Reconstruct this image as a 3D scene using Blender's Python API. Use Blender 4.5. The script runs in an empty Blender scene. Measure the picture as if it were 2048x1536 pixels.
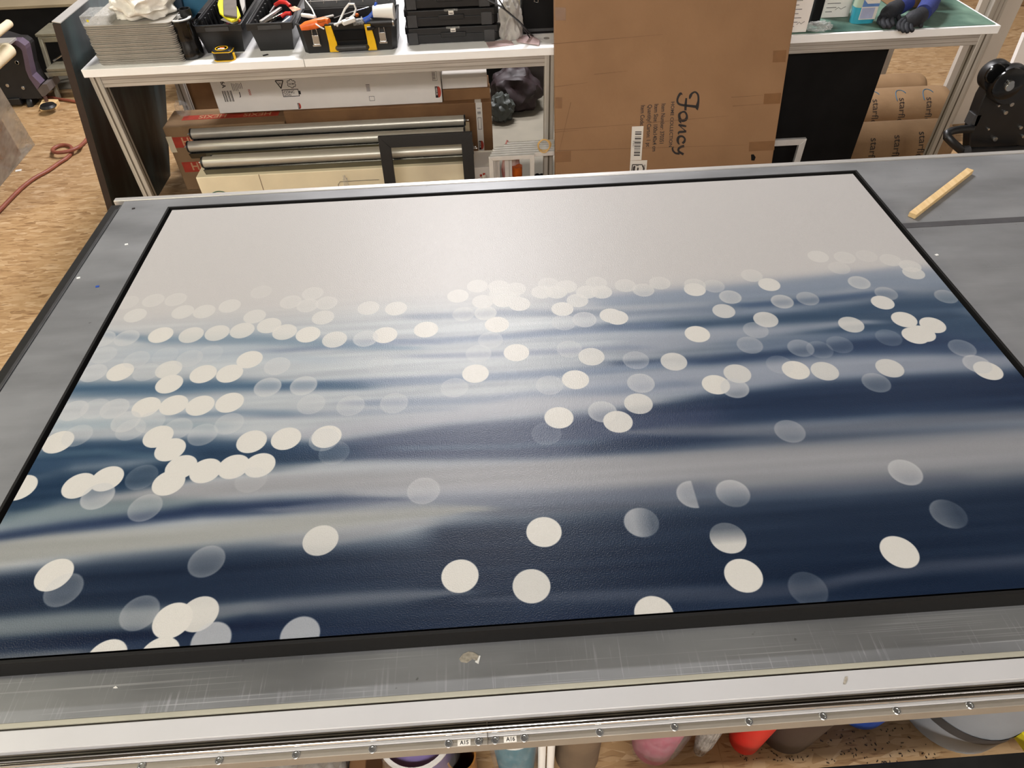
import bpy, math, random
import numpy as np
from mathutils import Vector, Matrix, noise
random.seed(4)
SC=bpy.context.scene; COL=SC.collection
# ---------------- camera -----------------------------------------------------------
FPX=1360.0                                   # focal length in pixels of the 2048 px frame
PITCH,YAW,ROLL=math.radians(44.60),math.radians(-2.02),math.radians(-2.02)
CAMP=Vector((0,0,1.97))
camd=bpy.data.cameras.new('camera'); camd.sensor_width=36; camd.lens=36*FPX/2048; camd.clip_start=.05; camd.clip_end=60
cam=bpy.data.objects.new('camera',camd); COL.objects.link(cam); SC.camera=cam
RM=Matrix.Rotation(YAW,3,'Z')@Matrix.Rotation(PITCH,3,'X')@Matrix.Rotation(ROLL,3,'Z')
cam.matrix_world=Matrix.Translation(CAMP)@RM.to_4x4()
# ---------------- world, exposure, ceiling lamps -----------------------------------
w=bpy.data.worlds.new('world'); SC.world=w; w.use_nodes=True
w.node_tree.nodes['Background'].inputs[0].default_value=(1,.97,.93,1); w.node_tree.nodes['Background'].inputs[1].default_value=.3
SC.view_settings.view_transform='Standard'; SC.view_settings.look='None'; SC.view_settings.gamma=1; SC.view_settings.use_curve_mapping=False
SC.view_settings.exposure=0.28
LAMPS=[ # x, y, z, length along x, width, watts, colour, what singles it out
 (-.15,6.0,4.3,1.5,.45,150,(1,.975,1),'long ceiling lamp farthest back over the workbench side'),
 (-.15,4.6,4.4,1.2,.30,180,(1,.975,1),'shorter ceiling lamp just behind the long workbench'),
 (-4.1,.8,4.3,1.5,.35,95,(1,.95,.72),'yellowish ceiling lamp at the left side of the hall'),
 (-.8,-3.9,4.3,4.5,.9,350,(1,.975,.96),'very wide ceiling lamp behind the photographer'),
 (3.8,4.4,4.4,1.5,.35,10,(1,.94,.92),'dim ceiling lamp at the right side of the hall'),
]
def link(name,data,parent=None):
    o=bpy.data.objects.new(name,data); COL.objects.link(o)
    if parent: o.parent=parent
    return o
# ---------------- helpers ----------------------------------------------------------
ORG={}
def ray(u,v): return RM@Vector(((u-1024)/FPX,-(v-768)/FPX,-1))
def V(u,v,ax,val):
    d=ray(u,v); return CAMP+d*((val-CAMP[ax])/d[ax])
def VP(u,v,p,n):
    d=ray(u,v); return CAMP+d*((Vector(p)-CAMP).dot(n)/d.dot(n))
def tag(o,label=None,cat=None,group=None,kind=None):
    if label: o['label']=label
    if cat: o['category']=cat
    if group: o['group']=group
    if kind: o['kind']=kind
    return o
def thing(name,label,cat,loc,group=None):
    o=link(name,None); o.location=loc; o.empty_display_size=.05; ORG[o.name]=Vector(loc)
    return tag(o,label,cat,group)
class MB:
    def __init__(s): s.v=[]; s.f=[]; s.mi=[]; s.M=None; s.cur=0
    def add(s,vs,fs):
        n=len(s.v)
        for p in vs:
            p=Vector(p); s.v.append(s.M@p if s.M else p)
        for f in fs: s.f.append([i+n for i in f]); s.mi.append(s.cur)
        return s
    def box(s,x0,x1,y0,y1,z0,z1):
        return s.add([(x,y,z) for z in (z0,z1) for y in (y0,y1) for x in (x0,x1)],[(0,2,3,1),(4,5,7,6),(0,1,5,4),(2,6,7,3),(0,4,6,2),(1,3,7,5)])
    def obox(s,c,ax,ay,az):   # centre and three half vectors
        c,ax,ay,az=map(Vector,(c,ax,ay,az))
        return s.add([c+i*ax+j*ay+k*az for k in (-1,1) for j in (-1,1) for i in (-1,1)],[(0,2,3,1),(4,5,7,6),(0,1,5,4),(2,6,7,3),(0,4,6,2),(1,3,7,5)])
    def taper(s,x0,x1,y0,y1,z0,z1,t):  # bottom shrunk by t
        return s.add([(x0+t,y0+t,z0),(x1-t,y0+t,z0),(x0+t,y1-t,z0),(x1-t,y1-t,z0),(x0,y0,z1),(x1,y0,z1),(x0,y1,z1),(x1,y1,z1)],[(0,2,3,1),(4,5,7,6),(0,1,5,4),(2,6,7,3),(0,4,6,2),(1,3,7,5)])
    def prism(s,pts,ext):
        pts=[Vector(p) for p in pts]; e=Vector(ext); n=len(pts)
        return s.add(pts+[p+e for p in pts],[tuple(range(n))[::-1],tuple(range(n,2*n))]+[(i,(i+1)%n,n+(i+1)%n,n+i) for i in range(n)])
    def poly(s,pts): return s.add(pts,[tuple(range(len(pts)))])
    def tube(s,path,r,n=12,cap=True):
        path=[Vector(p) for p in path]; rs=r if isinstance(r,(list,tuple)) else [r]*len(path)
        up=None; vs=[]; 
        for i,p in enumerate(path):
            t=(path[min(i+1,len(path)-1)]-path[max(i-1,0)]).normalized()
            if up is None: up=Vector((0,0,1)) if abs(t.z)<.9 else Vector((1,0,0))
            a=(up-t*up.dot(t))
            if a.length<1e-4: a=t.orthogonal()
            a.normalize(); up=a; b=t.cross(a)
            vs+=[p+(a*math.cos(2*math.pi*k/n)+b*math.sin(2*math.pi*k/n))*rs[i] for k in range(n)]
        m=len(path); fs=[(i*n+k,i*n+(k+1)%n,(i+1)*n+(k+1)%n,(i+1)*n+k) for i in range(m-1) for k in range(n)]
        if cap: fs+=[tuple(range(n))[::-1],tuple((m-1)*n+k for k in range(n))]
        return s.add(vs,fs)
    def lathe(s,c,prof,n=28,axis='Z',caps=True):   # prof: [(radius, height)...]
        c=Vector(c); vs=[]
        for r,h in prof:
            for k in range(n):
                a=2*math.pi*k/n; x,y=r*math.cos(a),r*math.sin(a)
                vs.append(c+(Vector((x,y,h)) if axis=='Z' else Vector((h,x,y)) if axis=='X' else Vector((x,h,y))))
        m=len(prof); fs=[(i*n+k,i*n+(k+1)%n,(i+1)*n+(k+1)%n,(i+1)*n+k) for i in range(m-1) for k in range(n)]
        if caps and prof[0][0]>1e-5: fs.append(tuple(range(n))[::-1])
        if caps and prof[-1][0]>1e-5: fs.append(tuple((m-1)*n+k for k in range(n)))
        return s.add(vs,fs)
    def blob(s,c,rad,amp=.25,freq=3,seed=0,sub=4,flat=None,ridge=False):
        import bmesh
        bm=bmesh.new(); bmesh.ops.create_icosphere(bm,subdivisions=sub,radius=1)
        vs=[];c=Vector(c)
        for q in bm.verts:
            p=q.co.copy(); k=noise.noise(p*freq+Vector((seed*7.3,seed*3.1,seed)))
            if ridge: k=.35-abs(k)*1.6+.5*noise.noise(p*freq*2.3+Vector((seed,9,2)))
            p=p*(1+amp*k); p=Vector((p.x*rad[0],p.y*rad[1],p.z*rad[2]))+c
            if flat is not None and p.z<flat: p.z=flat+.0005*noise.noise(p*90)
            vs.append(p)
        fs=[tuple(x.index for x in f.verts) for f in bm.faces]; bm.free()
        return s.add(vs,fs)
    def build(s,name,mats,parent=None,smooth=35,bevel=0,seg=2,solid=0,recalc=True):
        me=bpy.data.meshes.new(name)
        if parent is None:
            lo=Vector([min(v[i] for v in s.v) for i in range(3)]);hi=Vector([max(v[i] for v in s.v) for i in range(3)])
            org=Vector(((lo.x+hi.x)/2,(lo.y+hi.y)/2,lo.z))
        else: org=ORG[parent.name]
        me.from_pydata([v-org for v in s.v],[],s.f); 
        for m in (mats if isinstance(mats,(list,tuple)) else [mats]): me.materials.append(m)
        if recalc:
            import bmesh
            bm=bmesh.new(); bm.from_mesh(me); bmesh.ops.recalc_face_normals(bm,faces=bm.faces)
            bm.to_mesh(me); bm.free()
        if len(set(s.mi))>1: me.polygons.foreach_set('material_index',s.mi)
        if smooth:
            me.polygons.foreach_set('use_smooth',[True]*len(me.polygons)); me.set_sharp_from_angle(angle=math.radians(smooth))
        me.update(); o=link(name,me,parent); ORG[o.name]=org
        if parent is None: o.location=org
        if solid:
            m=o.modifiers.new('thickness','SOLIDIFY'); m.thickness=solid; m.offset=0
        if bevel:
            m=o.modifiers.new('bevel','BEVEL'); m.width=bevel; m.segments=seg; m.limit_method='ANGLE'; m.angle_limit=math.radians(40)
        return o
def solo(name,mb,m,label,cat,group=None,**k): return tag(mb.build(name,m,None,**k),label,cat,group)
def struct(name,mb,m,**k): return tag(mb.build(name,m,None,**k),kind='structure')
def text(parent,s,o,xd,yd,size,m,name='printed_text',align='LEFT',sx=1.0,ext=0):
    cu=bpy.data.curves.new('t','FONT'); cu.body=s; cu.size=size; cu.align_x=align; cu.extrude=ext; cu.resolution_u=3; cu.offset=size*.018
    t=bpy.data.objects.new('t',cu); COL.objects.link(t); bpy.context.view_layer.update()
    me=bpy.data.meshes.new_from_object(t.evaluated_get(bpy.context.evaluated_depsgraph_get())); bpy.data.objects.remove(t); bpy.data.curves.remove(cu)
    xd=Vector(xd).normalized(); yd=Vector(yd).normalized(); z=xd.cross(yd).normalized(); o=Vector(o)-ORG[parent.name]
    for v in me.vertices: c=v.co.copy(); v.co=o+xd*c.x*sx+yd*c.y+z*c.z
    me.materials.clear(); me.materials.append(m); me.name=name
    ob=link(name,me,parent); ORG[ob.name]=ORG[parent.name]; return ob
# ---------------- materials --------------------------------------------------------
def srgb(r,g,b): return tuple((c/255/12.92 if c/255<=.04045 else ((c/255+.055)/1.055)**2.4) for c in (r,g,b))+(1,)
def new(name):
    m=bpy.data.materials.new(name); m.use_nodes=True; nt=m.node_tree; return m,nt,nt.nodes['Principled BSDF']
def mat(name,c,rough=.6,metal=0,var=.12,scale=14,bump=0,bscale=120,spec=.5,c2=None,stretch=(1,1,1),**k):
    """plain surface with a little tonal noise (c, c2: sRGB 0-255)"""
    m,nt,b=new(name); N=nt.nodes; L=nt.links
    tc=N.new('ShaderNodeTexCoord'); mp=N.new('ShaderNodeMapping'); mp.inputs['Scale'].default_value=stretch
    L.new(tc.outputs['Object'],mp.inputs[0])
    n=N.new('ShaderNodeTexNoise'); n.inputs['Scale'].default_value=scale; n.inputs['Detail'].default_value=5; L.new(mp.outputs[0],n.inputs[0])
    mx=N.new('ShaderNodeMix'); mx.data_type='RGBA'
    a=srgb(*c); d=srgb(*c2) if c2 else tuple(x*(1-var) for x in a[:3])+(1,)
    e=a if c2 else tuple(min(1,x*(1+var)) for x in a[:3])+(1,)
    mx.inputs[6].default_value=d; mx.inputs[7].default_value=e
    cr=N.new('ShaderNodeMapRange'); cr.inputs[1].default_value=.35; cr.inputs[2].default_value=.65; L.new(n.outputs[0],cr.inputs[0])
    L.new(cr.outputs[0],mx.inputs[0]); L.new(mx.outputs[2],b.inputs['Base Color'])
    b.inputs['Roughness'].default_value=rough; b.inputs['Metallic'].default_value=metal; b.inputs['Specular IOR Level'].default_value=spec
    if bump:
        n2=N.new('ShaderNodeTexNoise'); n2.inputs['Scale'].default_value=bscale; L.new(mp.outputs[0],n2.inputs[0])
        bp=N.new('ShaderNodeBump'); bp.inputs['Strength'].default_value=bump; bp.inputs['Distance'].default_value=.004; L.new(n2.outputs[0],bp.inputs['Height']); L.new(bp.outputs[0],b.inputs['Normal'])
    for q,x in k.items(): b.inputs[q.replace('_',' ')].default_value=x
    return m
def mfilm(name,c,alpha=.3,rough=.15):   # clear wrapping film
    m,nt,b=new(name); N=nt.nodes; L=nt.links
    b.inputs['Base Color'].default_value=srgb(*c); b.inputs['Roughness'].default_value=rough
    n=N.new('ShaderNodeTexNoise'); n.inputs['Scale'].default_value=9; n.inputs['Detail'].default_value=2
    r=N.new('ShaderNodeMapRange'); r.inputs[1].default_value=.35; r.inputs[2].default_value=.7; r.inputs[3].default_value=alpha*.6; r.inputs[4].default_value=min(1,alpha*1.5); L.new(n.outputs[0],r.inputs[0])
    L.new(r.outputs[0],b.inputs['Alpha'])
    bp=N.new('ShaderNodeBump'); bp.inputs['Strength'].default_value=.3; bp.inputs['Distance'].default_value=.004; L.new(n.outputs[0],bp.inputs['Height']); L.new(bp.outputs[0],b.inputs['Normal'])
    return m
def m_osb():
    m,nt,b=new('osb flakes'); N=nt.nodes; L=nt.links
    tc=N.new('ShaderNodeTexCoord'); 
    nw=N.new('ShaderNodeTexNoise'); nw.inputs['Scale'].default_value=3.5; nw.inputs['Detail'].default_value=3; L.new(tc.outputs['Object'],nw.inputs[0])
    cols=[]
    def layer(rot,sx,sy,seed):
        mp=N.new('ShaderNodeMapping'); mp.inputs['Rotation'].default_value=(0,0,rot); mp.inputs['Scale'].default_value=(sx,sy,1); mp.inputs['Location'].default_value=(seed,seed*2,0)
        ad=N.new('ShaderNodeMix'); ad.data_type='VECTOR'; ad.inputs[0].default_value=.07
        L.new(tc.outputs['Object'],ad.inputs[4]); L.new(nw.outputs['Color'],ad.inputs[5]); L.new(ad.outputs[1],mp.inputs[0])
        vo=N.new('ShaderNodeTexVoronoi'); vo.inputs['Scale'].default_value=1; L.new(mp.outputs[0],vo.inputs[0]); 
        sp=N.new('ShaderNodeSeparateColor'); L.new(vo.outputs['Color'],sp.inputs[0]); return sp
    a=layer(.12,15,62,0); c=layer(-.75,17,60,5); d=layer(.95,18,60,9)
    def ramp(src,pts):
        r=N.new('ShaderNodeValToRGB'); e=r.color_ramp.elements
        while len(e)<len(pts): e.new(.5)
        for q,(p,col) in zip(e,pts): q.position=p; q.color=srgb(*col)
        L.new(src,r.inputs[0]); return r
    pts=[(0,(136,104,68)),(.10,(152,120,82)),(.5,(164,132,92)),(.85,(172,142,104)),(1,(182,154,118))]
    r1=ramp(a.outputs[0],pts); r2=ramp(c.outputs[0],pts); r3=ramp(d.outputs[0],pts)
    def mx(f,x,y):
        q=N.new('ShaderNodeMix'); q.data_type='RGBA'; L.new(f,q.inputs[0]); L.new(x,q.inputs[6]); L.new(y,q.inputs[7]); return q.outputs[2]
    def gt(src,t):
        g=N.new('ShaderNodeMath'); g.operation='GREATER_THAN'; g.inputs[1].default_value=t; L.new(src,g.inputs[0]); return g.outputs[0]
    col=mx(gt(c.outputs[1],.5),r1.outputs[0],r2.outputs[0]); col=mx(gt(d.outputs[1],.66),col,r3.outputs[0])
    n3=N.new('ShaderNodeTexNoise'); n3.inputs['Scale'].default_value=1; n3.inputs['Detail'].default_value=6
    mp=N.new('ShaderNodeMapping'); mp.inputs['Scale'].default_value=(14,120,1); L.new(tc.outputs['Object'],mp.inputs[0]); L.new(mp.outputs[0],n3.inputs[0])
    r4=ramp(n3.outputs[0],[(.3,(150,115,80)),(.42,(255,255,255))]); 
    q=N.new('ShaderNodeMix'); q.data_type='RGBA'; q.blend_type='MULTIPLY'; q.inputs[0].default_value=.8; L.new(col,q.inputs[6]); L.new(r4.outputs[0],q.inputs[7])
    # board joints
    sx=N.new('ShaderNodeSeparateXYZ'); L.new(tc.outputs['Object'],sx.inputs[0]); last=q.outputs[2]
    for ax,per,off in ((0,1.25,.62),(1,2.5,.35)):
        ad=N.new('ShaderNodeMath'); ad.operation='ADD'; ad.inputs[1].default_value=50+off; L.new(sx.outputs[ax],ad.inputs[0])
        mo=N.new('ShaderNodeMath'); mo.operation='MODULO'; mo.inputs[1].default_value=per; L.new(ad.outputs[0],mo.inputs[0])
        lt=N.new('ShaderNodeMath'); lt.operation='LESS_THAN'; lt.inputs[1].default_value=.0035; L.new(mo.outputs[0],lt.inputs[0])
        z=N.new('ShaderNodeMix'); z.data_type='RGBA'; L.new(lt.outputs[0],z.inputs[0]); L.new(last,z.inputs[6]); z.inputs[7].default_value=srgb(150,118,80); last=z.outputs[2]
    L.new(last,b.inputs['Base Color']); b.inputs['Roughness'].default_value=.62
    return m
def m_metal_sheet():
    """worn zinc sheet: soft clouds, cut marks along and across, specks"""
    m,nt,b=new('worn metal sheet'); N=nt.nodes; L=nt.links
    tc=N.new('ShaderNodeTexCoord')
    def nz(sc,scale,det=5,loc=(0,0,0)):
        mp=N.new('ShaderNodeMapping'); mp.inputs['Scale'].default_value=sc; mp.inputs['Location'].default_value=loc; L.new(tc.outputs['Object'],mp.inputs[0])
        n=N.new('ShaderNodeTexNoise'); n.inputs['Scale'].default_value=scale; n.inputs['Detail'].default_value=det; L.new(mp.outputs[0],n.inputs[0]); return n.outputs[0]
    def mr(s,a,c,d=0,e=1):
        r=N.new('ShaderNodeMapRange'); r.inputs[1].default_value=a; r.inputs[2].default_value=c; r.inputs[3].default_value=d; r.inputs[4].default_value=e; L.new(s,r.inputs[0]); return r.outputs[0]
    def mx(f,x,col):
        q=N.new('ShaderNodeMix'); q.data_type='RGBA'
        L.new(f,q.inputs[0]); 
        if isinstance(x,tuple): q.inputs[6].default_value=x
        else: L.new(x,q.inputs[6])
        q.inputs[7].default_value=col; return q.outputs[2]
    def mul(a,c):
        q=N.new('ShaderNodeMath'); q.operation='MULTIPLY'; L.new(a,q.inputs[0]); L.new(c,q.inputs[1]); return q.outputs[0]
    base=mx(mr(nz((1,3,1),2.2),.35,.68),srgb(103,104,105),srgb(131,132,133))
    base=mx(mr(nz((2,2,1),1.3,8,(3,1,0)),.5,.75,0,.5),base,srgb(139,140,141))
    sx=N.new('ShaderNodeSeparateXYZ'); L.new(tc.outputs['Object'],sx.inputs[0])
    # scratches: thin bright lines, denser along the near edge where people cut
    near=mr(sx.outputs[1],-.69,-.60,1,.1)
    s1=mul(mr(nz((1.6,330,1),1,1),.60,.68,0,.5),mr(nz((3,14,1),1.5,3,(2,2,2)),.40,.6))
    s2=mul(mr(nz((300,9,1),1,1,(1,3,0)),.60,.70,0,.4),mr(nz((7,12,1),1.7,3,(7,2,2)),.42,.62))
    base=mx(mul(s1,near),base,srgb(175,175,175)); base=mx(mul(s2,near),base,srgb(165,165,168))
    base=mx(mr(nz((1,1,1),60,2,(4,4,4)),.74,.78,0,.55),base,srgb(60,58,56))
    L.new(base,b.inputs['Base Color']); b.inputs['Metallic'].default_value=.15
    L.new(mr(nz((1,2,1),6),.3,.7,.33,.52),b.inputs['Roughness'])
    return m
def m_streak(name,c,c2,rough=.45,metal=0,ax=0,fine=160):
    st=[3,3,3]; st=[fine]*3; st[ax]=3
    return mat(name,c,rough,metal,c2=c2,scale=1,stretch=tuple(st))
M={}
M['osb']=m_osb(); M['sheet']=m_metal_sheet()
M['alu']=mat('anodised aluminium',(196,193,188),.38,.55,.05,8)
M['rail']=mat('pale aluminium rail',(186,184,183),.5,.15,.03,5)
M['rail_edge']=mat('cream edge strip',(160,156,140),.5,.1,.06,9)
M['flange']=mat('dull aluminium flange',(142,134,122),.5,.3,.06,12)
M['groove']=mat('dark groove',(58,50,46),.5,.3,.2,20)
M['chrome']=mat('polished rod',(215,213,210),.12,1,.03,5)
M['steel']=mat('bright steel',(190,190,188),.25,.9,.05,20)
M['blackalu']=mat('black painted rail',(26,26,25),.45,0,.2,20)
M['frameblack']=mat('black frame paint',(16,16,17),.42,0,.15,60)
M['frameedge']=mat('black frame side',(20,19,18),.7,0,.12,200,spec=.2)
M['benchwhite']=mat('white laminate',(246,245,243),.45,0,.02,4)
M['profile']=m_streak('grey aluminium profile',(186,180,172),(160,154,146),.42,.25,0,90)
M['profile_v']=m_streak('grey aluminium upright',(188,183,174),(165,160,150),.42,.25,2,90)
M['slot']=mat('profile slot',(84,76,64),.6,0,.2,20)
M['kraft']=mat('kraft cardboard',(148,112,78),.75,0,c2=(140,105,72),scale=5,bump=.15,bscale=60)
M['kraft2']=mat('darker cardboard',(134,98,62),.8,0,c2=(118,84,52),scale=6,bump=.15)
M['kraft3']=mat('pale cardboard',(152,122,88),.8,0,c2=(138,109,77),scale=6,bump=.15)
M['crease']=mat('cardboard crease',(112,82,54),.8,0,.1,30)
M['tape']=mat('brown parcel tape',(128,92,60),.25,0,.08,20)
M['cream']=mat('cream carton',(230,216,184),.7,0,.05,6)
M['whitebox']=mat('white carton',(236,230,222),.6,0,.03,6)
M['ink']=mat('black ink',(24,16,14),.6)
M['inkgrey']=mat('grey ink',(46,36,32),.6)
M['inkgreen']=mat('green ink',(52,92,70),.6)
M['redink']=mat('red print',(180,62,42),.6,0,.1,30)
M['paleink']=mat('pale lettering',(206,160,118),.6)
M['label']=mat('paper label',(220,214,204),.6,0,.02,9)
M['tube']=mat('silver cassette tube',(186,181,168),.36,.45,.04,6)
M['mirror']=mat('shiny tray metal',(120,118,110),.18,.9,.1,6)
M['black']=mat('black plastic',(19,19,20),.42,0,.2,25)
M['blackmatte']=mat('matt black panel',(13,12,12),.8,0,.3,10,spec=.2)
M['blackgloss']=mat('glossy black',(14,14,14),.15,0,.2,20)
M['darkgrey']=mat('dark grey plastic',(52,52,53),.5,0,.15,30)
M['grey']=mat('grey plastic',(158,154,148),.55,0,.05,12)
M['sheetgrey']=mat('grey floor covering',(118,112,98),.75,0,.08,5)
M['tray']=mat('grey tray plastic',(160,155,146),.5,0,.06,10)
M['yellow']=mat('yellow plastic',(232,182,18),.4,0,.06,20)
M['lemon']=mat('lemon yellow',(228,214,40),.5,0,.06,20)
M['orange']=mat('orange plastic',(232,110,40),.4,0,.08,30)
M['amber']=mat('amber plastic',(200,96,30),.3,0,.2,30)
M['blue']=mat('blue plastic',(36,74,158),.4,0,.08,20)
M['teal']=mat('teal cover',(36,92,122),.6,0,.05,10)
M['navy']=mat('navy cover',(24,46,66),.6,0,.1,10)
M['red']=mat('red plastic',(196,36,30),.4,0,.08,20)
M['magenta']=mat('magenta plastic',(150,44,84),.35,0,.1,20)
M['white']=mat('white plastic',(228,226,220),.4,0,.02,9)
M['cloth']=mat('white cloth',(226,221,210),.85,0,.06,8,bump=.3,bscale=200)
M['greycloth']=mat('grey cloth',(168,164,158),.9,0,.12,9,bump=.3,bscale=150)
M['clear']=mfilm('clear plastic',(200,200,196),.3,.25)
M['film']=mfilm('crinkled film',(190,190,190),.16,.2)
M['filmdense']=mfilm('dense wrapping film',(170,166,158),.55,.3)
M['frame_alu']=mat('bright aluminium moulding',(216,214,210),.4,.2,.05,30)
M['pine']=mat('planed pine',(222,192,142),.6,0,c2=(210,176,122),scale=1,stretch=(90,6,90))
M['hose']=mat('red hose rubber',(132,72,54),.5,0,.12,25)
M['purple']=mat('lilac panel',(96,82,100),.5,0,.05,8)
M['aluold']=mat('dusty aluminium',(120,115,98),.5,.2,.12,18)
M['green']=mat('green cutting mat',(112,142,124),.6,0,c2=(38,74,64),scale=4.5)
M['dustyblack']=mat('dusty black board',(12,14,14),.5,0,c2=(62,78,80),scale=5,stretch=(1,1.6,.35))
M['wall']=mat('painted wall',(206,203,198),.85,0,.04,3)
M['ceil']=mat('ceiling',(84,82,78),.9,0,.03,3)
M['glovepalm']=mat('black glove coating',(30,32,38),.7,0,.2,60,bump=.3)
M['gloveblue']=mat('blue glove knit',(46,58,122),.85,0,.12,90,bump=.4,bscale=300)
M['liquid']=mat('blue washer liquid bottle',(60,160,182),.15,0,.05,6)
M['bottleclear']=mat('pale bottle top',(172,190,170),.2,0,.05,6)
M['pinkcard']=mat('pink card',(176,152,150),.6,0,.1,30)
M['twine']=mat('twine',(205,168,108),.7)
M['brass']=mat('brown edge',(44,32,27),.5)
def m_emit(name,c,s):
    m,nt,b=new(name); b.inputs['Emission Color'].default_value=(*c,1); b.inputs['Emission Strength'].default_value=s; return m
# ---- printed picture on the canvas: a blurred sea with round sparkles -------------
def lin(c): 
    c=np.asarray(c,float)/255.; return np.where(c<=.04045,c/12.92,((c+.055)/1.055)**2.4)
CX0,CX1,CY0,CY1,CZ=-.905,1.100,.484,1.803,.943
def lin_(x): return np.where(x<=.0031308,x*12.92,1.055*x**(1/2.4)-.055)
def vnoise(W,H,nx,ny,seed):
    r=np.random.RandomState(seed).rand(ny+3,nx+3)
    x=np.linspace(0,nx,W);y=np.linspace(0,ny,H)
    xi=x.astype(int);yi=y.astype(int);fx=x-xi;fy=y-yi
    fx=fx*fx*(3-2*fx);fy=fy*fy*(3-2*fy);fy=fy[:,None];xi=xi[None];yi=yi[:,None]
    a=r[yi,xi];b=r[yi,xi+1];c=r[yi+1,xi];d=r[yi+1,xi+1]
    return (a*(1-fx)+b*fx)*(1-fy)+(c*(1-fx)+d*fx)*fy-.5
NAVY=(28,46,72);NAVR=(26,40,60)
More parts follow.
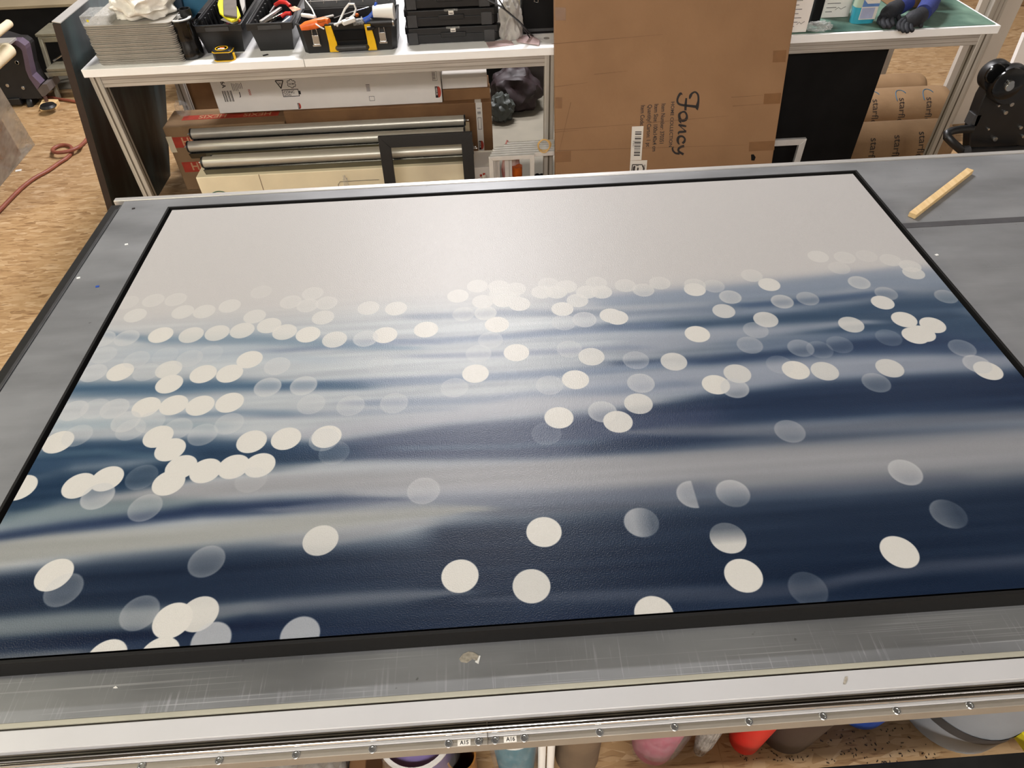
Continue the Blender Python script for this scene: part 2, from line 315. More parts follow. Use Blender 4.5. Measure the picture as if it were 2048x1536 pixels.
RIB=[ # colour, alpha, [(x,y,halfthick)...] read off the photograph's streaks
((104,122,144),.6,[(1230,604,10),(1500,585,16),(1700,565,18),(1950,560,22)]),
((140,150,165),.55,[(1150,600,10),(1400,590,10),(1600,575,8),(1800,540,8)]),
((42,66,92),.85,[(1240,654,6),(1400,650,10),(1560,640,13),(1700,624,14),(1800,612,16),(1990,600,16)]),
((96,110,132),.5,[(850,632,6),(1000,625,6),(1250,628,6),(1420,618,6)]),
((58,80,110),.75,[(1500,610,5),(1640,600,6),(1760,588,6)]),
((40,64,90),.85,[(1620,655,12),(1760,650,20),(1900,650,30),(2048,680,30)]),
((160,166,176),.8,[(1300,690,18),(1450,667,13),(1600,655,9),(1720,644,4)]),
((36,56,86),.92,[(1260,726,5),(1420,722,9),(1560,712,13),(1700,694,20),(1850,690,26),(2048,715,14)]),
((110,125,146),.6,[(1500,690,9),(1650,678,8),(1760,668,5)]),
((150,157,169),.9,[(1200,775,20),(1350,762,26),(1505,756,27),(1676,742,24),(1850,733,24),(1990,724,18),(2048,722,14)]),
((104,120,145),.8,[(760,682,3),(873,680,6),(1010,673,6),(1147,662,7),(1300,652,8)]),
((112,124,146),.7,[(560,702,4),(700,690,5),(850,684,4)]),
((120,130,150),.7,[(860,712,4),(985,709,6),(1112,703,5),(1250,695,4)]),
((112,127,150),.85,[(560,775,6),(700,767,8),(960,755,7),(1200,740,8),(1330,728,6)]),
((118,130,150),.75,[(730,806,5),(822,805,9),(976,800,8),(1060,790,9),(1215,782,9),(1350,768,6)]),
((132,142,158),.6,[(560,832,5),(700,826,7),(900,820,6)]),
((170,172,178),.9,[(560,880,14),(668,860,15),(873,841,15),(1044,812,16),(1215,803,12),(1300,808,8)]),
((104,128,148),.7,[(160,662,4),(307,682,8),(512,678,12),(700,690,9),(800,695,4)]),
((166,178,188),.55,[(300,712,12),(500,708,12),(640,720,8)]),
((62,90,116),.9,[(120,780,12),(307,779,13),(430,772,12),(560,772,9),(700,772,7)]),
((100,122,144),.6,[(380,830,6),(470,826,7),(560,826,6)]),
((130,150,160),.55,[(90,850,8),(250,845,8),(420,852,8)]),
(NAVY,.95,[(1130,858,6),(1250,845,22),(1400,826,32),(1600,806,36),(1800,792,38),(2048,782,42)]),
((50,62,88),.92,[(610,905,12),(720,896,22),(900,886,34),(1100,874,42),(1260,866,42),(1400,850,34)]),
(NAVY,.9,[(1200,896,14),(1350,893,22),(1500,886,20),(1700,876,18),(2048,866,16)]),
((92,112,130),.5,[(820,895,4),(1000,893,5),(1160,885,5)]),
((106,112,124),.85,[(1270,864,4),(1360,862,10),(1560,860,13),(1750,850,12),(1900,838,12),(2048,832,12)]),
((38,62,88),.92,[(40,940,26),(150,905,26),(300,895,22),(420,893,20),(560,895,18),(680,900,12)]),
((30,52,76),.95,[(0,1010,40),(120,975,38),(260,960,34),(420,925,26),(560,918,20),(640,915,8)]),
((80,104,122),.55,[(60,912,6),(200,903,6),(330,914,6)]),
((150,155,160),.6,[(560,935,8),(750,930,12),(950,930,10)]),
((155,155,157),.95,[(240,1000,12),(376,984,17),(560,968,20),(700,962,20),(900,955,24),(1100,950,30),(1300,944,34),(1500,934,46),(1700,925,52),(2048,915,62)]),
((108,124,130),.75,[(30,1045,18),(150,1030,20),(300,1015,18),(420,1008,8)]),
((150,150,156),.5,[(700,992,14),(1000,985,16),(1300,985,14)]),
((110,114,126),.6,[(1500,985,10),(1700,970,12),(1900,960,12)]),
((26,42,72),.93,[(0,1078,12),(120,1060,12),(250,1043,12),(400,1022,14),(560,1014,16),(680,1006,13),(780,1000,4)]),
((112,118,132),.8,[(560,1020,4),(760,1012,18),(1000,1005,20),(1200,995,18),(1400,975,14)]),
(NAVR,.97,[(900,1100,60),(1100,1120,100),(1300,1110,108),(1500,1100,110),(1700,1090,108),(2048,1065,110)]),
(NAVR,.97,[(0,1215,60),(200,1190,70),(500,1160,70),(800,1160,90),(1000,1150,100)]),
((80,84,96),.5,[(1000,1025,6),(1200,1012,8),(1400,1003,6)]),
((156,157,152),.95,[(0,1112,24),(100,1097,24),(342,1078,21),(520,1060,20),(700,1040,18),(850,1025,12),(940,1018,5)]),
((140,142,146),.8,[(590,1082,8),(660,1075,14),(730,1062,12),(830,1045,6)]),
((118,126,130),.9,[(0,1254,20),(137,1242,20),(307,1236,20),(400,1230,16),(500,1215,10)]),
((98,104,114),.85,[(440,1222,8),(560,1210,14),(700,1199,15),(800,1192,13),(900,1185,5)]),
((68,76,92),.8,[(960,1200,5),(1130,1192,10),(1300,1190,13),(1480,1186,13),(1620,1176,10),(1724,1152,11),(1860,1130,13),(2048,1122,14)]),
((98,102,108),.8,[(0,1318,12),(60,1312,10),(140,1305,6)]),
]
B=1.;M_=.82;m=.62;f=.38;g=.2
DISC=[(365,625,M_),(408,624,M_),(270,632,M_),(459,613,M_),(351,600,m),(306,602,m),(255,606,f),(522,585,f),(321,671,B),(382,671,M_),(434,667,M_),(484,662,M_),(509,634,M_),(538,652,M_),(569,665,M_),(616,670,B),(669,680,M_),(499,720,B),(554,733,m),(406,749,B),(459,748,B),(337,740,M_),(338,769,B),(240,745,B),(186,747,m),(207,711,f),(273,720,f),(379,718,f),(253,677,m),(205,679,m),(330,712,g),(420,708,g),(292,745,f),(292,815,B),(347,811,B),(400,812,B),(459,806,B),(229,818,m),(147,822,m),(190,818,f),(251,844,m),(261,860,f),(300,845,f),(355,858,f),(458,848,f),(405,870,f),(116,885,B),(154,872,f),(316,874,B),(340,900,B),(503,884,B),(572,878,B),(653,874,B),(648,880,f),(535,775,m),(607,772,m),(622,809,f),(646,636,M_),(581,605,m),(615,612,m),(653,607,m),(625,588,m),(157,972,B),(214,958,B),(40,976,B),(195,993,m),(290,1016,f),(283,955,g),(337,966,B),(362,935,B),(411,942,B),(467,934,B),(519,931,B),(502,960,g),(108,1150,B),(127,1180,f),(413,1123,f),(641,1081,.85),(398,1228,.93),(345,1241,B),(279,1226,f),(422,1281,.78),(600,1270,.75),(212,1317,B),(318,1312,B),(668,906,g),(737,617,M_),(792,618,B),(852,660,B),(770,671,B),(731,678,m),(916,593,B),(955,573,M_),(998,574,M_),(1031,579,M_),(966,604,M_),(1007,602,B),(1039,609,B),(1000,588,M_),(1020,598,M_),(927,629,f),(971,627,m),(994,650,B),(981,681,f),(1033,706,B),(957,708,f),(951,748,B),(909,776,f),(788,807,f),(761,731,g),(701,812,f),(1084,585,M_),(1097,569,m),(1133,574,M_),(1113,585,M_),(1193,567,m),(1174,585,M_),(1203,585,M_),(1155,602,M_),(1125,619,B),(1169,640,m),(1222,632,B),(1234,636,B),(1251,572,m),(1287,581,m),(1320,567,m),(1128,646,f),(1139,699,f),(1183,714,M_),(1151,760,B),(1099,771,f),(1272,721,f),(1282,767,m),(1118,836,B),(1205,824,m),(1236,844,.95),(1277,808,M_),(1093,868,g),(847,982,f),(1088,1064,B),(920,1152,B),(1063,1172,.95),(1283,1045,.7),(1308,1228,B),(1637,514,M_),(1690,516,m),(1734,513,f),(1782,521,m),(1821,533,M_),(1828,547,M_),(1504,552,m),(1539,570,B),(1390,571,m),(1390,580,B),(1428,573,f),(1461,595,m),(1448,623,M_),(1679,537,f),(1719,566,m),(1565,604,m),(1616,598,f),(1773,588,f),(1766,606,B),(1893,594,f),(1532,640,M_),(1703,650,M_),(1395,669,B),(1512,661,f),(1500,691,f),(1602,697,f),(1778,676,g),(1809,640,B),(1866,651,B),(1831,672,B),(1845,668,B),(1925,697,f),(1348,724,M_),(1432,770,B),(1475,748,M_),(1470,777,m),(1592,741,B),(1650,743,M_),(1780,737,M_),(1977,742,B),(1955,729,m),(1753,766,f),(1640,700,g),(1680,690,g),(1560,730,g),(1580,863,f),(1811,945,m),(1897,1028,f),(1466,987,m),(1387,989,m),(1456,1076,.93),(1487,1151,B),(1799,1104,B),(1616,1178,g)]
def paint(W,H,at,proj):
    w,h=W//4,H//4
    X,Y=np.meshgrid(CX0+(np.arange(w)+.5)/w*(CX1-CX0),CY0+(np.arange(h)+.5)/h*(CY1-CY0))
    px,py=proj(np.stack([X,Y,0*X+CZ],-1))
    wx=vnoise(w,h,5,22,1)*22+vnoise(w,h,12,70,2)*9
    sky=np.array([200,196,192.]);low=np.array([26,40,68.])
    hor=604-.055*(px-300)+wx*.5
    t=np.clip((py-hor)/92,0,1);t=t*t*(3-2*t)
    mid=np.where(px<1250,0,1)*0+np.clip((px-1050)/500,0,1)
    midc=np.array([182,187,190.])*(1-mid[...,None])+np.array([118,130,146.])*mid[...,None]
    img=sky*(1-t[...,None])+midc*t[...,None]
    t2=np.clip((py-(1130-.03*px))/40,0,1)[...,None];img=img*(1-t2)+np.array([29,43,66.])*t2
    img=img+(vnoise(w,h,6,60,3)*26+vnoise(w,h,14,150,4)*18)[...,None]*t[...,None]*np.array([1,.95,.85])
    for k,(c,a,pts) in enumerate(RIB):
        P_=np.array(pts,float)
        xs=np.where(px<P_[0,0],P_[0,0],np.where(px>P_[-1,0],P_[-1,0],px))
        yc=np.interp(xs,P_[:,0],P_[:,1]);th=np.interp(xs,P_[:,0],P_[:,2])
        d=np.abs(py+wx*.45*np.clip(th/20,.2,1)-yc)/th
        e=np.maximum(P_[0,0]-px,px-P_[-1,0]).clip(0)
        if P_[0,0]<=0: e=np.where(px<P_[0,0],0,e)
        if P_[-1,0]>=2000: e=np.where(px>P_[-1,0],0,e)
        soft=np.clip(9/th,.28,.7)
        mk=1/(1+np.exp(np.clip((d-1)/soft*2.2,-30,30)))*np.exp(-(e/50)**2)
        mk=mk*a; img=img*(1-mk[...,None])+np.array(c,float)*mk[...,None]
    img=img+(vnoise(w,h,9,h//3,5)*10+vnoise(w,h,4,40,6)*8)[...,None]*t[...,None]
    # to full size
    yy=(np.arange(H)+.5)/4-.5;xx=(np.arange(W)+.5)/4-.5
    y0=np.clip(np.floor(yy).astype(int),0,h-2);x0=np.clip(np.floor(xx).astype(int),0,w-2)
    fy=np.clip(yy-y0,0,1)[:,None,None];fx=np.clip(xx-x0,0,1)[None,:,None]
    a0=img[y0];a1=img[y0+1];r=a0*(1-fy)+a1*fy
    img=r[:,x0]*(1-fx)+r[:,x0+1]*fx
    sx=W/(CX1-CX0);ro=.0278
    for (u,v,a) in DISC:
        Pn=at(u,v,2,CZ);cx=(Pn[0]-CX0)*sx;cy=(Pn[1]-CY0)*sx
        rr=(ro*(1.0+ .12*max(0,min(1,(v-600)/500))-.06*(v<640)))*sx
        if (u,v)==(1179,854): rr*=.6
        x0=int(max(0,cx-rr-3));x1=int(min(W,cx+rr+4));y0=int(max(0,cy-rr-3));y1=int(min(H,cy+rr+4))
        if x1<=x0 or y1<=y0: continue
        gx,gy=np.meshgrid(np.arange(x0,x1)+.5-cx,np.arange(y0,y1)+.5-cy)
        d=np.hypot(gx,gy*1.02);soft=1.4 if a>.8 else 2.5
        mk=np.clip((rr-d)/soft+.5,0,1)*a
        if a<.7: mk=mk*(.78+.35*np.clip(d/rr,0,1)**4)
        if (u,v)==(1387,989): mk=mk*np.clip((rr*.15-gx)/3,0,1)
        if (u,v) in ((1283,1045),(1456,1076),(1897,1028),(1466,987)):
            s=.45 if (u,v)!=(1456,1076) else .35
            q=np.clip((-gy if (u,v)==(1456,1076) else (gy if (u,v)==(1466,987) else -gx))/rr+.6,0,1);mk=mk*(s+(1-s)*q)
        col=np.array([222,218,209.]) if a>.8 else np.array([205,205,204.])
        if v<640: col=np.array([216,213,206.])
        sub=img[y0:y1,x0:x1];img[y0:y1,x0:x1]=sub*(1-mk[...,None])+col*mk[...,None]
    img=img+np.random.RandomState(9).randn(H,W,1)*1.5
    return 255*(lin_((np.clip(img,5,250)/255)**2.2*.66))
# ---------------- room shell -------------------------------------------------------
RX0,RX1,RY0,RY1,RZ=-6.2,6.0,-4.6,9.2,4.9
struct('floor',MB().box(RX0,RX1,RY0,RY1,-.05,0),M['osb'],smooth=0)
struct('ceiling',MB().box(RX0,RX1,RY0,RY1,RZ,RZ+.05),M['ceil'],smooth=0)
for nm,b in (('wall_left',(RX0-.1,RX0,RY0,RY1)),('wall_right',(RX1,RX1+.1,RY0,RY1)),('wall_back',(RX0,RX1,RY1,RY1+.1)),('wall_front',(RX0,RX1,RY0-.1,RY0))):
    struct(nm,MB().box(*b,0,RZ),M['wall'],smooth=0)
M['lamp']=m_emit('lamp diffuser',(1,.95,.88),2.5)
for i,(x,y,z,lx,ly,wt,c,lab) in enumerate(LAMPS):
    t=thing('ceiling_lamp',lab,'lamp',(x,y,z),'ceiling lamps')
    MB().box(x-lx/2-.03,x+lx/2+.03,y-ly/2-.03,y+ly/2+.03,z+.01,z+.07).build('housing',M['white'],t,bevel=.005)
    MB().box(x-lx/2,x+lx/2,y-ly/2,y+ly/2,z,z+.012).build('diffuser',M['lamp'],t)
    for s in (-1,1): MB().tube([(x+s*lx*.4,y,z+.06),(x+s*lx*.4,y,RZ)],.003,6).build('hanger',M['steel'],t)
    ld=bpy.data.lights.new('lamp_light','AREA'); ld.shape='RECTANGLE'; ld.size=lx; ld.size_y=ly; ld.energy=wt; ld.color=c
    lo=link('lamp_light',ld,t); lo.location=(0,0,-.01)
# ---------------- big table --------------------------------------------------------
TX0,TX1=-1.108,2.95; ZT=.9
tb=thing('work_table','large work table with worn grey metal top and aluminium rail carrying the framed picture','table',(.88,1.135,0))
def yv(v,z=ZT,u=1010): return V(u,v,2,z).y
MB().box(TX0,TX1,.402,1.946,ZT-.012,ZT).build('metal_top',M['sheet'],tb,smooth=0)
MB().box(TX0,TX1,1.137,1.1374,ZT,ZT+.0002).build('top_seam',M['slot'],tb,smooth=0) if 0 else None
# joint strip that shows right of the picture
jy=V(1930,445,2,ZT).y
MB().box(1.16,TX1,jy-.012,jy+.012,ZT,ZT+.0008).build('joint_strip',mat('joint strip',(72,71,73),.6,.2,.1,30),tb,smooth=0)
MB().box(TX0-.035,TX1,1.948,1.968,ZT-.04,ZT+.002).build('far_edge_rail',M['alu'],tb,bevel=.002)
MB().box(TX0-.036,TX0-.002,.36,1.93,ZT-.06,ZT-.001).build('side_rail',M['blackalu'],tb,bevel=.003)
MB().box(TX0-.012,TX0-.003,.40,1.90,ZT-.0015,ZT+.001).build('side_trim',M['darkgrey'],tb,bevel=.0008)
y1,y2=yv(1386),yv(1390); y3=yv(1432)
MB().box(TX0-.03,TX1,y1,.402,ZT-.03,ZT+.0005).build('edge_strip',M['rail_edge'],tb,bevel=.0008)
MB().box(TX0-.03,TX1,y2,y1,ZT-.03,ZT-.004).build('groove',M['groove'],tb,smooth=0)
MB().box(TX0-.03,TX1,y3,y2,ZT-.035,ZT).build('front_rail',M['rail'],tb,bevel=.0012)
z2=ZT-.012
ya,yb,yc,yd,ye=yv(1446,z2),yv(1452,z2),yv(1463,z2),yv(1470,z2),yv(1485,z2)
MB().box(TX0-.03,TX1,yc,y3+.01,ZT-.045,z2-.004).build('guide_channel',M['groove'],tb,smooth=0)
m=MB()
for yy in (yv(1439,z2),yv(1445,z2)): m.box(TX0-.03,TX1,yy-.0009,yy+.0009,z2-.004,z2-.001)
m.build('channel_rib',M['slot'],tb,smooth=0)
MB().tube([(TX0-.03,(yb+yc)/2,z2+.001),(TX1,(yb+yc)/2,z2+.001)],.0046,16).build('guide_rod',M['chrome'],tb)
MB().box(TX0-.03,TX1,yd,yc,ZT-.045,z2-.001).build('lip',M['rail'],tb,bevel=.001)
MB().box(TX0-.03,TX1,ye,yd,ZT-.045,z2-.004).build('flange',M['flange'],tb,bevel=.001)
yf=(yd+ye)/2; zf=z2-.004
x0=V(1048,1469,2,zf).x; dx=V(1198,1458,2,zf).x-x0
base=MB().lathe((x0,yf,zf),[(.0062,0),(.0062,.0012),(.0052,.0022),(.0034,.0022),(.0030,.0008),(0,.0008)],18).build('screw',M['steel'],tb)
for k in range(-9,18):
    if k==0: continue
    c=base.copy(); COL.objects.link(c); c.parent=tb; c.location=(k*dx,0,0)
for u in (957,990):
    c=base.copy(); COL.objects.link(c); c.parent=tb; c.location=(V(u,1473,2,zf).x-x0,0,0)
for u,v,s in ((928,1476,'A15'),(1020,1469.5,'A16')):
    p=V(u,v,2,zf); o=MB().box(p.x-.0095,p.x+.0095,yf-.0042,yf+.0042,zf,zf+.0006).build('tape_label',M['label'],tb)
    text(o,s,(p.x-.006,yf-.0026,zf+.0008),(1,0,0),(0,1,0),.0078,M['ink'],'letters')
xs=V(975,1470,2,zf).x
MB().box(xs-.0004,xs+.0004,ye,y3,zf,zf+.0045).build('rail_joint',M['slot'],tb,smooth=0)
for lx,ly in ((-1.02,.42),(-1.02,1.88),(.9,.95),(.9,1.88),(2.85,.42),(2.85,1.88)):
    MB().box(lx-.03,lx+.03,ly-.03,ly+.03,0,ZT-.045).build('leg',M['blackalu'],tb,bevel=.003)
pl=V(1465,1515,2,.3)
pb=V(1850,1519,2,.14)
MB().box(pl.x-.2,2.87,pb.y-.05,pb.y,.10,.14).build('lower_beam',M['blackalu'],tb,bevel=.003)
m=MB().box(TX0+.05,TX1-.05,.42,1.90,ZT-.06,ZT-.0125); m.build('core_board',M['kraft3'],tb,smooth=0)
# ---------------- the framed picture ----------------------------------------------
OX0,OX1,OY0,OY1=-.921,1.117,.474,1.819; ZC=.943; ZF=.946
pic=thing('framed_canvas','wide canvas picture of a blurred blue sea with round light spots in black floater frame','picture',((OX0+OX1)/2,(OY0+OY1)/2,ZT))
fm=MB()
for s in ((OX0,OX1,OY0,OY0+.006),(OX0,OX1,OY1-.006,OY1)): fm.box(*s,ZT+.0012,ZF)
for s in ((OX0,OX0+.006,OY0+.006,OY1-.006),(OX1-.006,OX1,OY0+.006,OY1-.006)): fm.box(*s,ZT+.0012,ZF)
fm.box(OX0+.006,OX1-.006,OY0+.006,OY1-.006,ZT+.0012,ZT+.007)
fm.build('frame',M['frameedge'],pic,bevel=.0008)
im=MB().box(CX0,CX1,CY0,CY1,ZT+.007,CZ).build('stretched_canvas',[M['cream']],pic,smooth=0)
W_,H_=2048,1344
RMn=np.array([list(r) for r in RM]); Cn=np.array(CAMP)
def projn(P):
    c=(P-Cn)@RMn; return 1024+FPX*c[...,0]/-c[...,2],768-FPX*c[...,1]/-c[...,2]
arr=paint(W_,H_,lambda u,v,a,b_:V(u,v,a,b_),projn)/255.
img=bpy.data.images.new('printed sea picture',W_,H_); px=np.ones((H_,W_,4),np.float32); px[...,:3]=arr
img.pixels.foreach_set(px.ravel()); img.update(); img.pack()
me=im.data; uv=me.uv_layers.new(name='UVMap'); org=ORG[im.name]
for lp in me.loops:
    c=me.vertices[lp.vertex_index].co+org; uv.data[lp.index].uv=((c.x-CX0)/(CX1-CX0),(c.y-CY0)/(CY1-CY0))
m,nt,b=new('printed canvas'); N=nt.nodes; L=nt.links
ti=N.new('ShaderNodeTexImage'); ti.image=img; ti.extension='EXTEND'; L.new(ti.outputs[0],b.inputs['Base Color'])
b.inputs['Roughness'].default_value=.36; b.inputs['Specular IOR Level'].default_value=.22
tc=N.new('ShaderNodeTexCoord'); n=N.new('ShaderNodeTexNoise'); n.inputs['Scale'].default_value=420; L.new(tc.outputs['Object'],n.inputs[0])
bp=N.new('ShaderNodeBump'); bp.inputs['Strength'].default_value=.25; bp.inputs['Distance'].default_value=.002; L.new(n.outputs[0],bp.inputs['Height']); L.new(bp.outputs[0],b.inputs['Normal'])
me.materials.append(m)
for p in me.polygons:
    if p.normal.z>.9: p.material_index=1
me.materials[0]=M['frameblack']
# wood stick on the table
a=V(1826,427,2,ZT+.014); c=V(1941,338,2,ZT+.014); d=(c-a); ln=d.length; d.normalize(); n_=Vector((-d.y,d.x,0))
m=MB(); m.obox((a+c)/2-Vector((0,0,.0065)),d*(ln/2),n_*.0105,Vector((0,0,.0072)))
solo('wooden_stick',m,M['pine'],'short planed light wood stick lying on the bare grey table right of the picture','stick',bevel=.0012)

# marks on the table: dried glue, a smear and some flecks
def mark(pts,z,m,name,h=.0006): 
    P_=[V(u,v,2,z) for u,v in pts]; return MB().prism(P_,(0,0,h)).build(name,m,tb,smooth=0)
M['glue']=mat('dried glue',(150,142,128),.7,0,.2,200)
mark([(918,1318),(926,1308),(938,1303),(950,1306),(958,1312),(954,1322),(945,1318),(934,1326),(922,1324)],ZT,M['glue'],'glue_spot')
mark([(950,1324),(958,1311),(961,1312),(957,1328)],ZT,M['white'],'glue_spot')
mark([(1686,1368),(1690,1354),(1695,1353),(1695,1360),(1691,1368)],ZT+.0002,M['glue'],'smear')
mark([(226,1376),(232,1372),(236,1376),(230,1377)],ZT,M['white'],'glue_spot')
for (u,v),c_,lab in (((253,489),'white','white fleck on the bare table near its far left corner'),((157,556),'white','white fleck on the bare table beside its left edge'),((195,573),'blue','tiny blue fleck on the bare table left of the picture'),((1873,510),'white','white fleck on the bare table right of the picture'),((267,417),'ink','tiny dark fleck by the far left corner of the table')):
    p=V(u,v,2,ZT+.0005); solo('paper_fleck',MB().obox(p+Vector((0,0,.0004)),(.0042,.001,0),(-.001,.0030,0),(0,0,.0008)),M[c_],lab,'fleck')
# ---------------- long workbenches at the back ------------------------------------
BY=3.072; BD=.80
def bench(name,label,x0,x1,tops,legs,BD=.88):
    t=thing(name,label,'workbench',((x0+x1)/2,BY+BD/2,0))
    for a,b_ in tops: MB().box(a,b_,BY-.004,BY+BD,ZT-.033,ZT).build('bench_top',M['benchwhite'],t,bevel=.002)
    for nm,bx in (('front_beam',(x0+.03,x1-.03,BY+.012,BY+.055)),('rear_beam',(x0+.03,x1-.03,BY+BD-.06,BY+BD-.015))):
        bm_=MB().box(*bx,ZT-.083,ZT-.034).build(nm,M['profile'],t,bevel=.002)
        m=MB()
        for z in (ZT-.05,ZT-.067): m.box(bx[0],bx[1],bx[2]-.0006,bx[2]+.002,z-.0012,z+.0012)
        if nm=='front_beam': s=m.build('slot',mat('beam slot',(140,132,120),.5,.2),bm_)
    for i,(lx,ly) in enumerate(legs):
        lg=MB().box(lx,lx+.045,ly,ly+.045,0,ZT-.034).build('leg',M['profile_v'],t,bevel=.003)
        m=MB().box(lx+.019,lx+.026,ly-.0006,ly+.004,.01,ZT-.036)
        m.build('slot',M['slot'],lg)
        MB().box(lx+(.0445 if lx<.8 else -.001),lx+(.0455 if lx<.8 else .0005),ly+.018,ly+.027,.01,ZT-.036).build('slot',M['slot'],lg)
    for xx in (x0+.04,x1-.085) if x0<0 else (x0+.04,x1-.72): MB().box(xx,xx+.045,BY+.06,BY+BD-.06,ZT-.08,ZT-.035).build('side_beam',M['profile'],t,bevel=.002)
    return t
xseam=V(605,123,2,ZT).x
bench('workbench','long white workbench holding the toolboxes and grey tray stack, left of the big carton',-1.668,1.0,[(-1.668,xseam-.001),(xseam+.001,1.0)],[(-1.655,BY+.008),(.302,BY+.008),(.93,BY+.008),(-1.655,BY+.82),(.93,BY+.82)])
bench('workbench','right workbench with green mat, cleaning bottle and gloves, right of the big carton',1.02,2.302,[(1.02,2.302)],[(1.06,BY+.008),(2.236,BY+.008),(1.06,BY+.62),(1.55,BY+.62)],BD=.68)
solo('cutting_mat',MB().box(1.05,2.285,BY+.012,BY+.67,ZT+.0002,ZT+.003),M['green'],'worn green cutting mat covering the right workbench','cutting mat')
struct('trim_1',MB().box(-1.5,1.05,BY+.3,5.6,.0,.006),M['sheetgrey'],smooth=0)
# black board leaning at the left end of the bench
def plane_board(name,pts,th,m,label,cat,**k):
    n=(pts[1]-pts[0]).cross(pts[2]-pts[0]).normalized()
    return solo(name,MB().prism(pts,n*th),m,label,cat,**k)
xb=lambda z:-1.862+.168*z/.9*.98
bt=thing('black_board','tall dusty black board leaning against the left end of the long workbench','board',(-1.85,3.6,0))
bp_=[Vector((xb(0),3.07,0)),Vector((xb(1.08),3.07,1.08)),Vector((xb(1.08),4.35,1.08)),Vector((xb(0),3.86,0))]
MB().prism(bp_,(-.028,0,.005)).build('panel',M['dustyblack'],bt,smooth=0)
e=MB().prism([p+Vector((.0008,-.002,0)) for p in (bp_[0],bp_[1])]+[bp_[1]+Vector((-.03,-.002,.003)),bp_[0]+Vector((-.03,-.002,.003))],(0,.0015,0))
e.build('edge_band',M['brass'],bt)
e=MB().prism([bp_[1]+Vector((0.001,0,.001)),bp_[2]+Vector((.001,0,.001)),bp_[2]+Vector((-.03,0,.008)),bp_[1]+Vector((-.03,0,.008))],(0,0,.003))
e.build('top_edge',M['alu'],bt)
# ---------------- big leaning carton ----------------------------------------------
CP=Vector((0,2.77,0)); CU=Vector((0,.2470,.9690)); CN=Vector((0,-.9690,.2470))
cl=VP(1110,200,CP,CN).x; cr=VP(1563,200,CP,CN).x; CH=1.44
cb=thing('cardboard_carton','very large flat brown carton leaning upright against the benches, with a script logo','carton',((cl+cr)/2,2.79,0))
bot=Vector((0,2.77,0))+CU*.0+Vector((0,0,.0))
q=[Vector((cl,2.77,0)),Vector((cr,2.77,0))]
q=[q[0]+Vector((0,0,.012)),q[1]+Vector((0,0,.012))]
CP=Vector((0,2.77,.012))
MB().prism([q[0],q[1],q[1]+CU*CH,q[0]+CU*CH],-CN*.044).build('box_body',M['kraft'],cb,bevel=.003)
def onc(u,v,lift=.0008): return VP(u,v,CP+CN*lift,CN)
def patch(pts,m,name,lift=.0008,parent=cb,f=None,th=.0003):
    f=f or onc; P_=[f(u,v,lift) for u,v in pts]; n=(P_[1]-P_[0]).cross(P_[2]-P_[0]).normalized()
    return MB().prism(P_,n*th).build(name,m,parent,smooth=0)
sc=lambda zx,zy:(1090+zx*.2588,zy*.2588)
for pts in ([(18,58),(160,58),(160,158),(22,158)],[(45,752),(132,752),(130,838),(50,838)],[(65,1172),(200,1168),(200,1250),(66,1255)],
            [(1765,392),(1866,386),(1858,480),(1760,482)],[(1695,725),(1825,718),(1818,800),(1688,806)],[(1580,1098),(1775,1088),(1772,1160),(1575,1170)]):
    pp=[sc(*p) for p in pts]
    pp=[(max(u,1110.5),v) for u,v in pp]
    patch(pp,M['tape'],'tape_strip')
for a_,c_ in (((52,340),(910,266)),((70,672),(330,638)),((75,1005),(700,958)),((780,950),(1420,895)),((1440,752),(1690,735)),((200,790),(110,1170)),((75,1022),(260,1005)),((1450,820),(1700,802)),((380,575),(640,548)),((90,1165),(1560,1120))):
    u0,v0=sc(*a_);u1,v1=sc(*c_); p0,p1=onc(u0,v0,.0007),onc(u1,v1,.0007); d=(p1-p0).normalized(); sd=d.cross(CN)*.0011
    MB().prism([p0-sd,p1-sd*.3,p1+sd*.3,p0+sd],CN*.0002).build('crease',M['crease'],cb,smooth=0)
# script logo drawn stroke by stroke
zf=lambda zx,zy:(1220+zx*.1302,160+zy*.1302)
def stroke(pts,m,name,parent=cb,f=onc,conv=zf,nsub=6):
    # pts: (x,y,width) in the crop; smoothed ribbon of the print
    P_=[Vector((x,y,w_)) for x,y,w_ in pts]; out=[]
    for i in range(len(P_)-1):
        a_=P_[max(i-1,0)];b_=P_[i];c_=P_[i+1];d_=P_[min(i+2,len(P_)-1)]
        for k in range(nsub):
            t=k/nsub; out.append(.5*((2*b_)+(-a_+c_)*t+(2*a_-5*b_+4*c_-d_)*t*t+(-a_+3*b_-3*c_+d_)*t**3))
    out.append(P_[-1]); L_,R_=[],[]
    for i,p in enumerate(out):
        t=(out[min(i+1,len(out)-1)]-out[max(i-1,0)]); t.z=0; t.normalize(); n=Vector((-t.y,t.x,0))
        L_.append(f(*conv(p.x+n.x*p.z/2,p.y+n.y*p.z/2))); R_.append(f(*conv(p.x-n.x*p.z/2,p.y-n.y*p.z/2)))
    m_=MB(); k=len(out); m_.add(L_+R_,[(i,i+1,k+i+1,k+i) for i in range(k-1)])
    return m_
lg=MB()
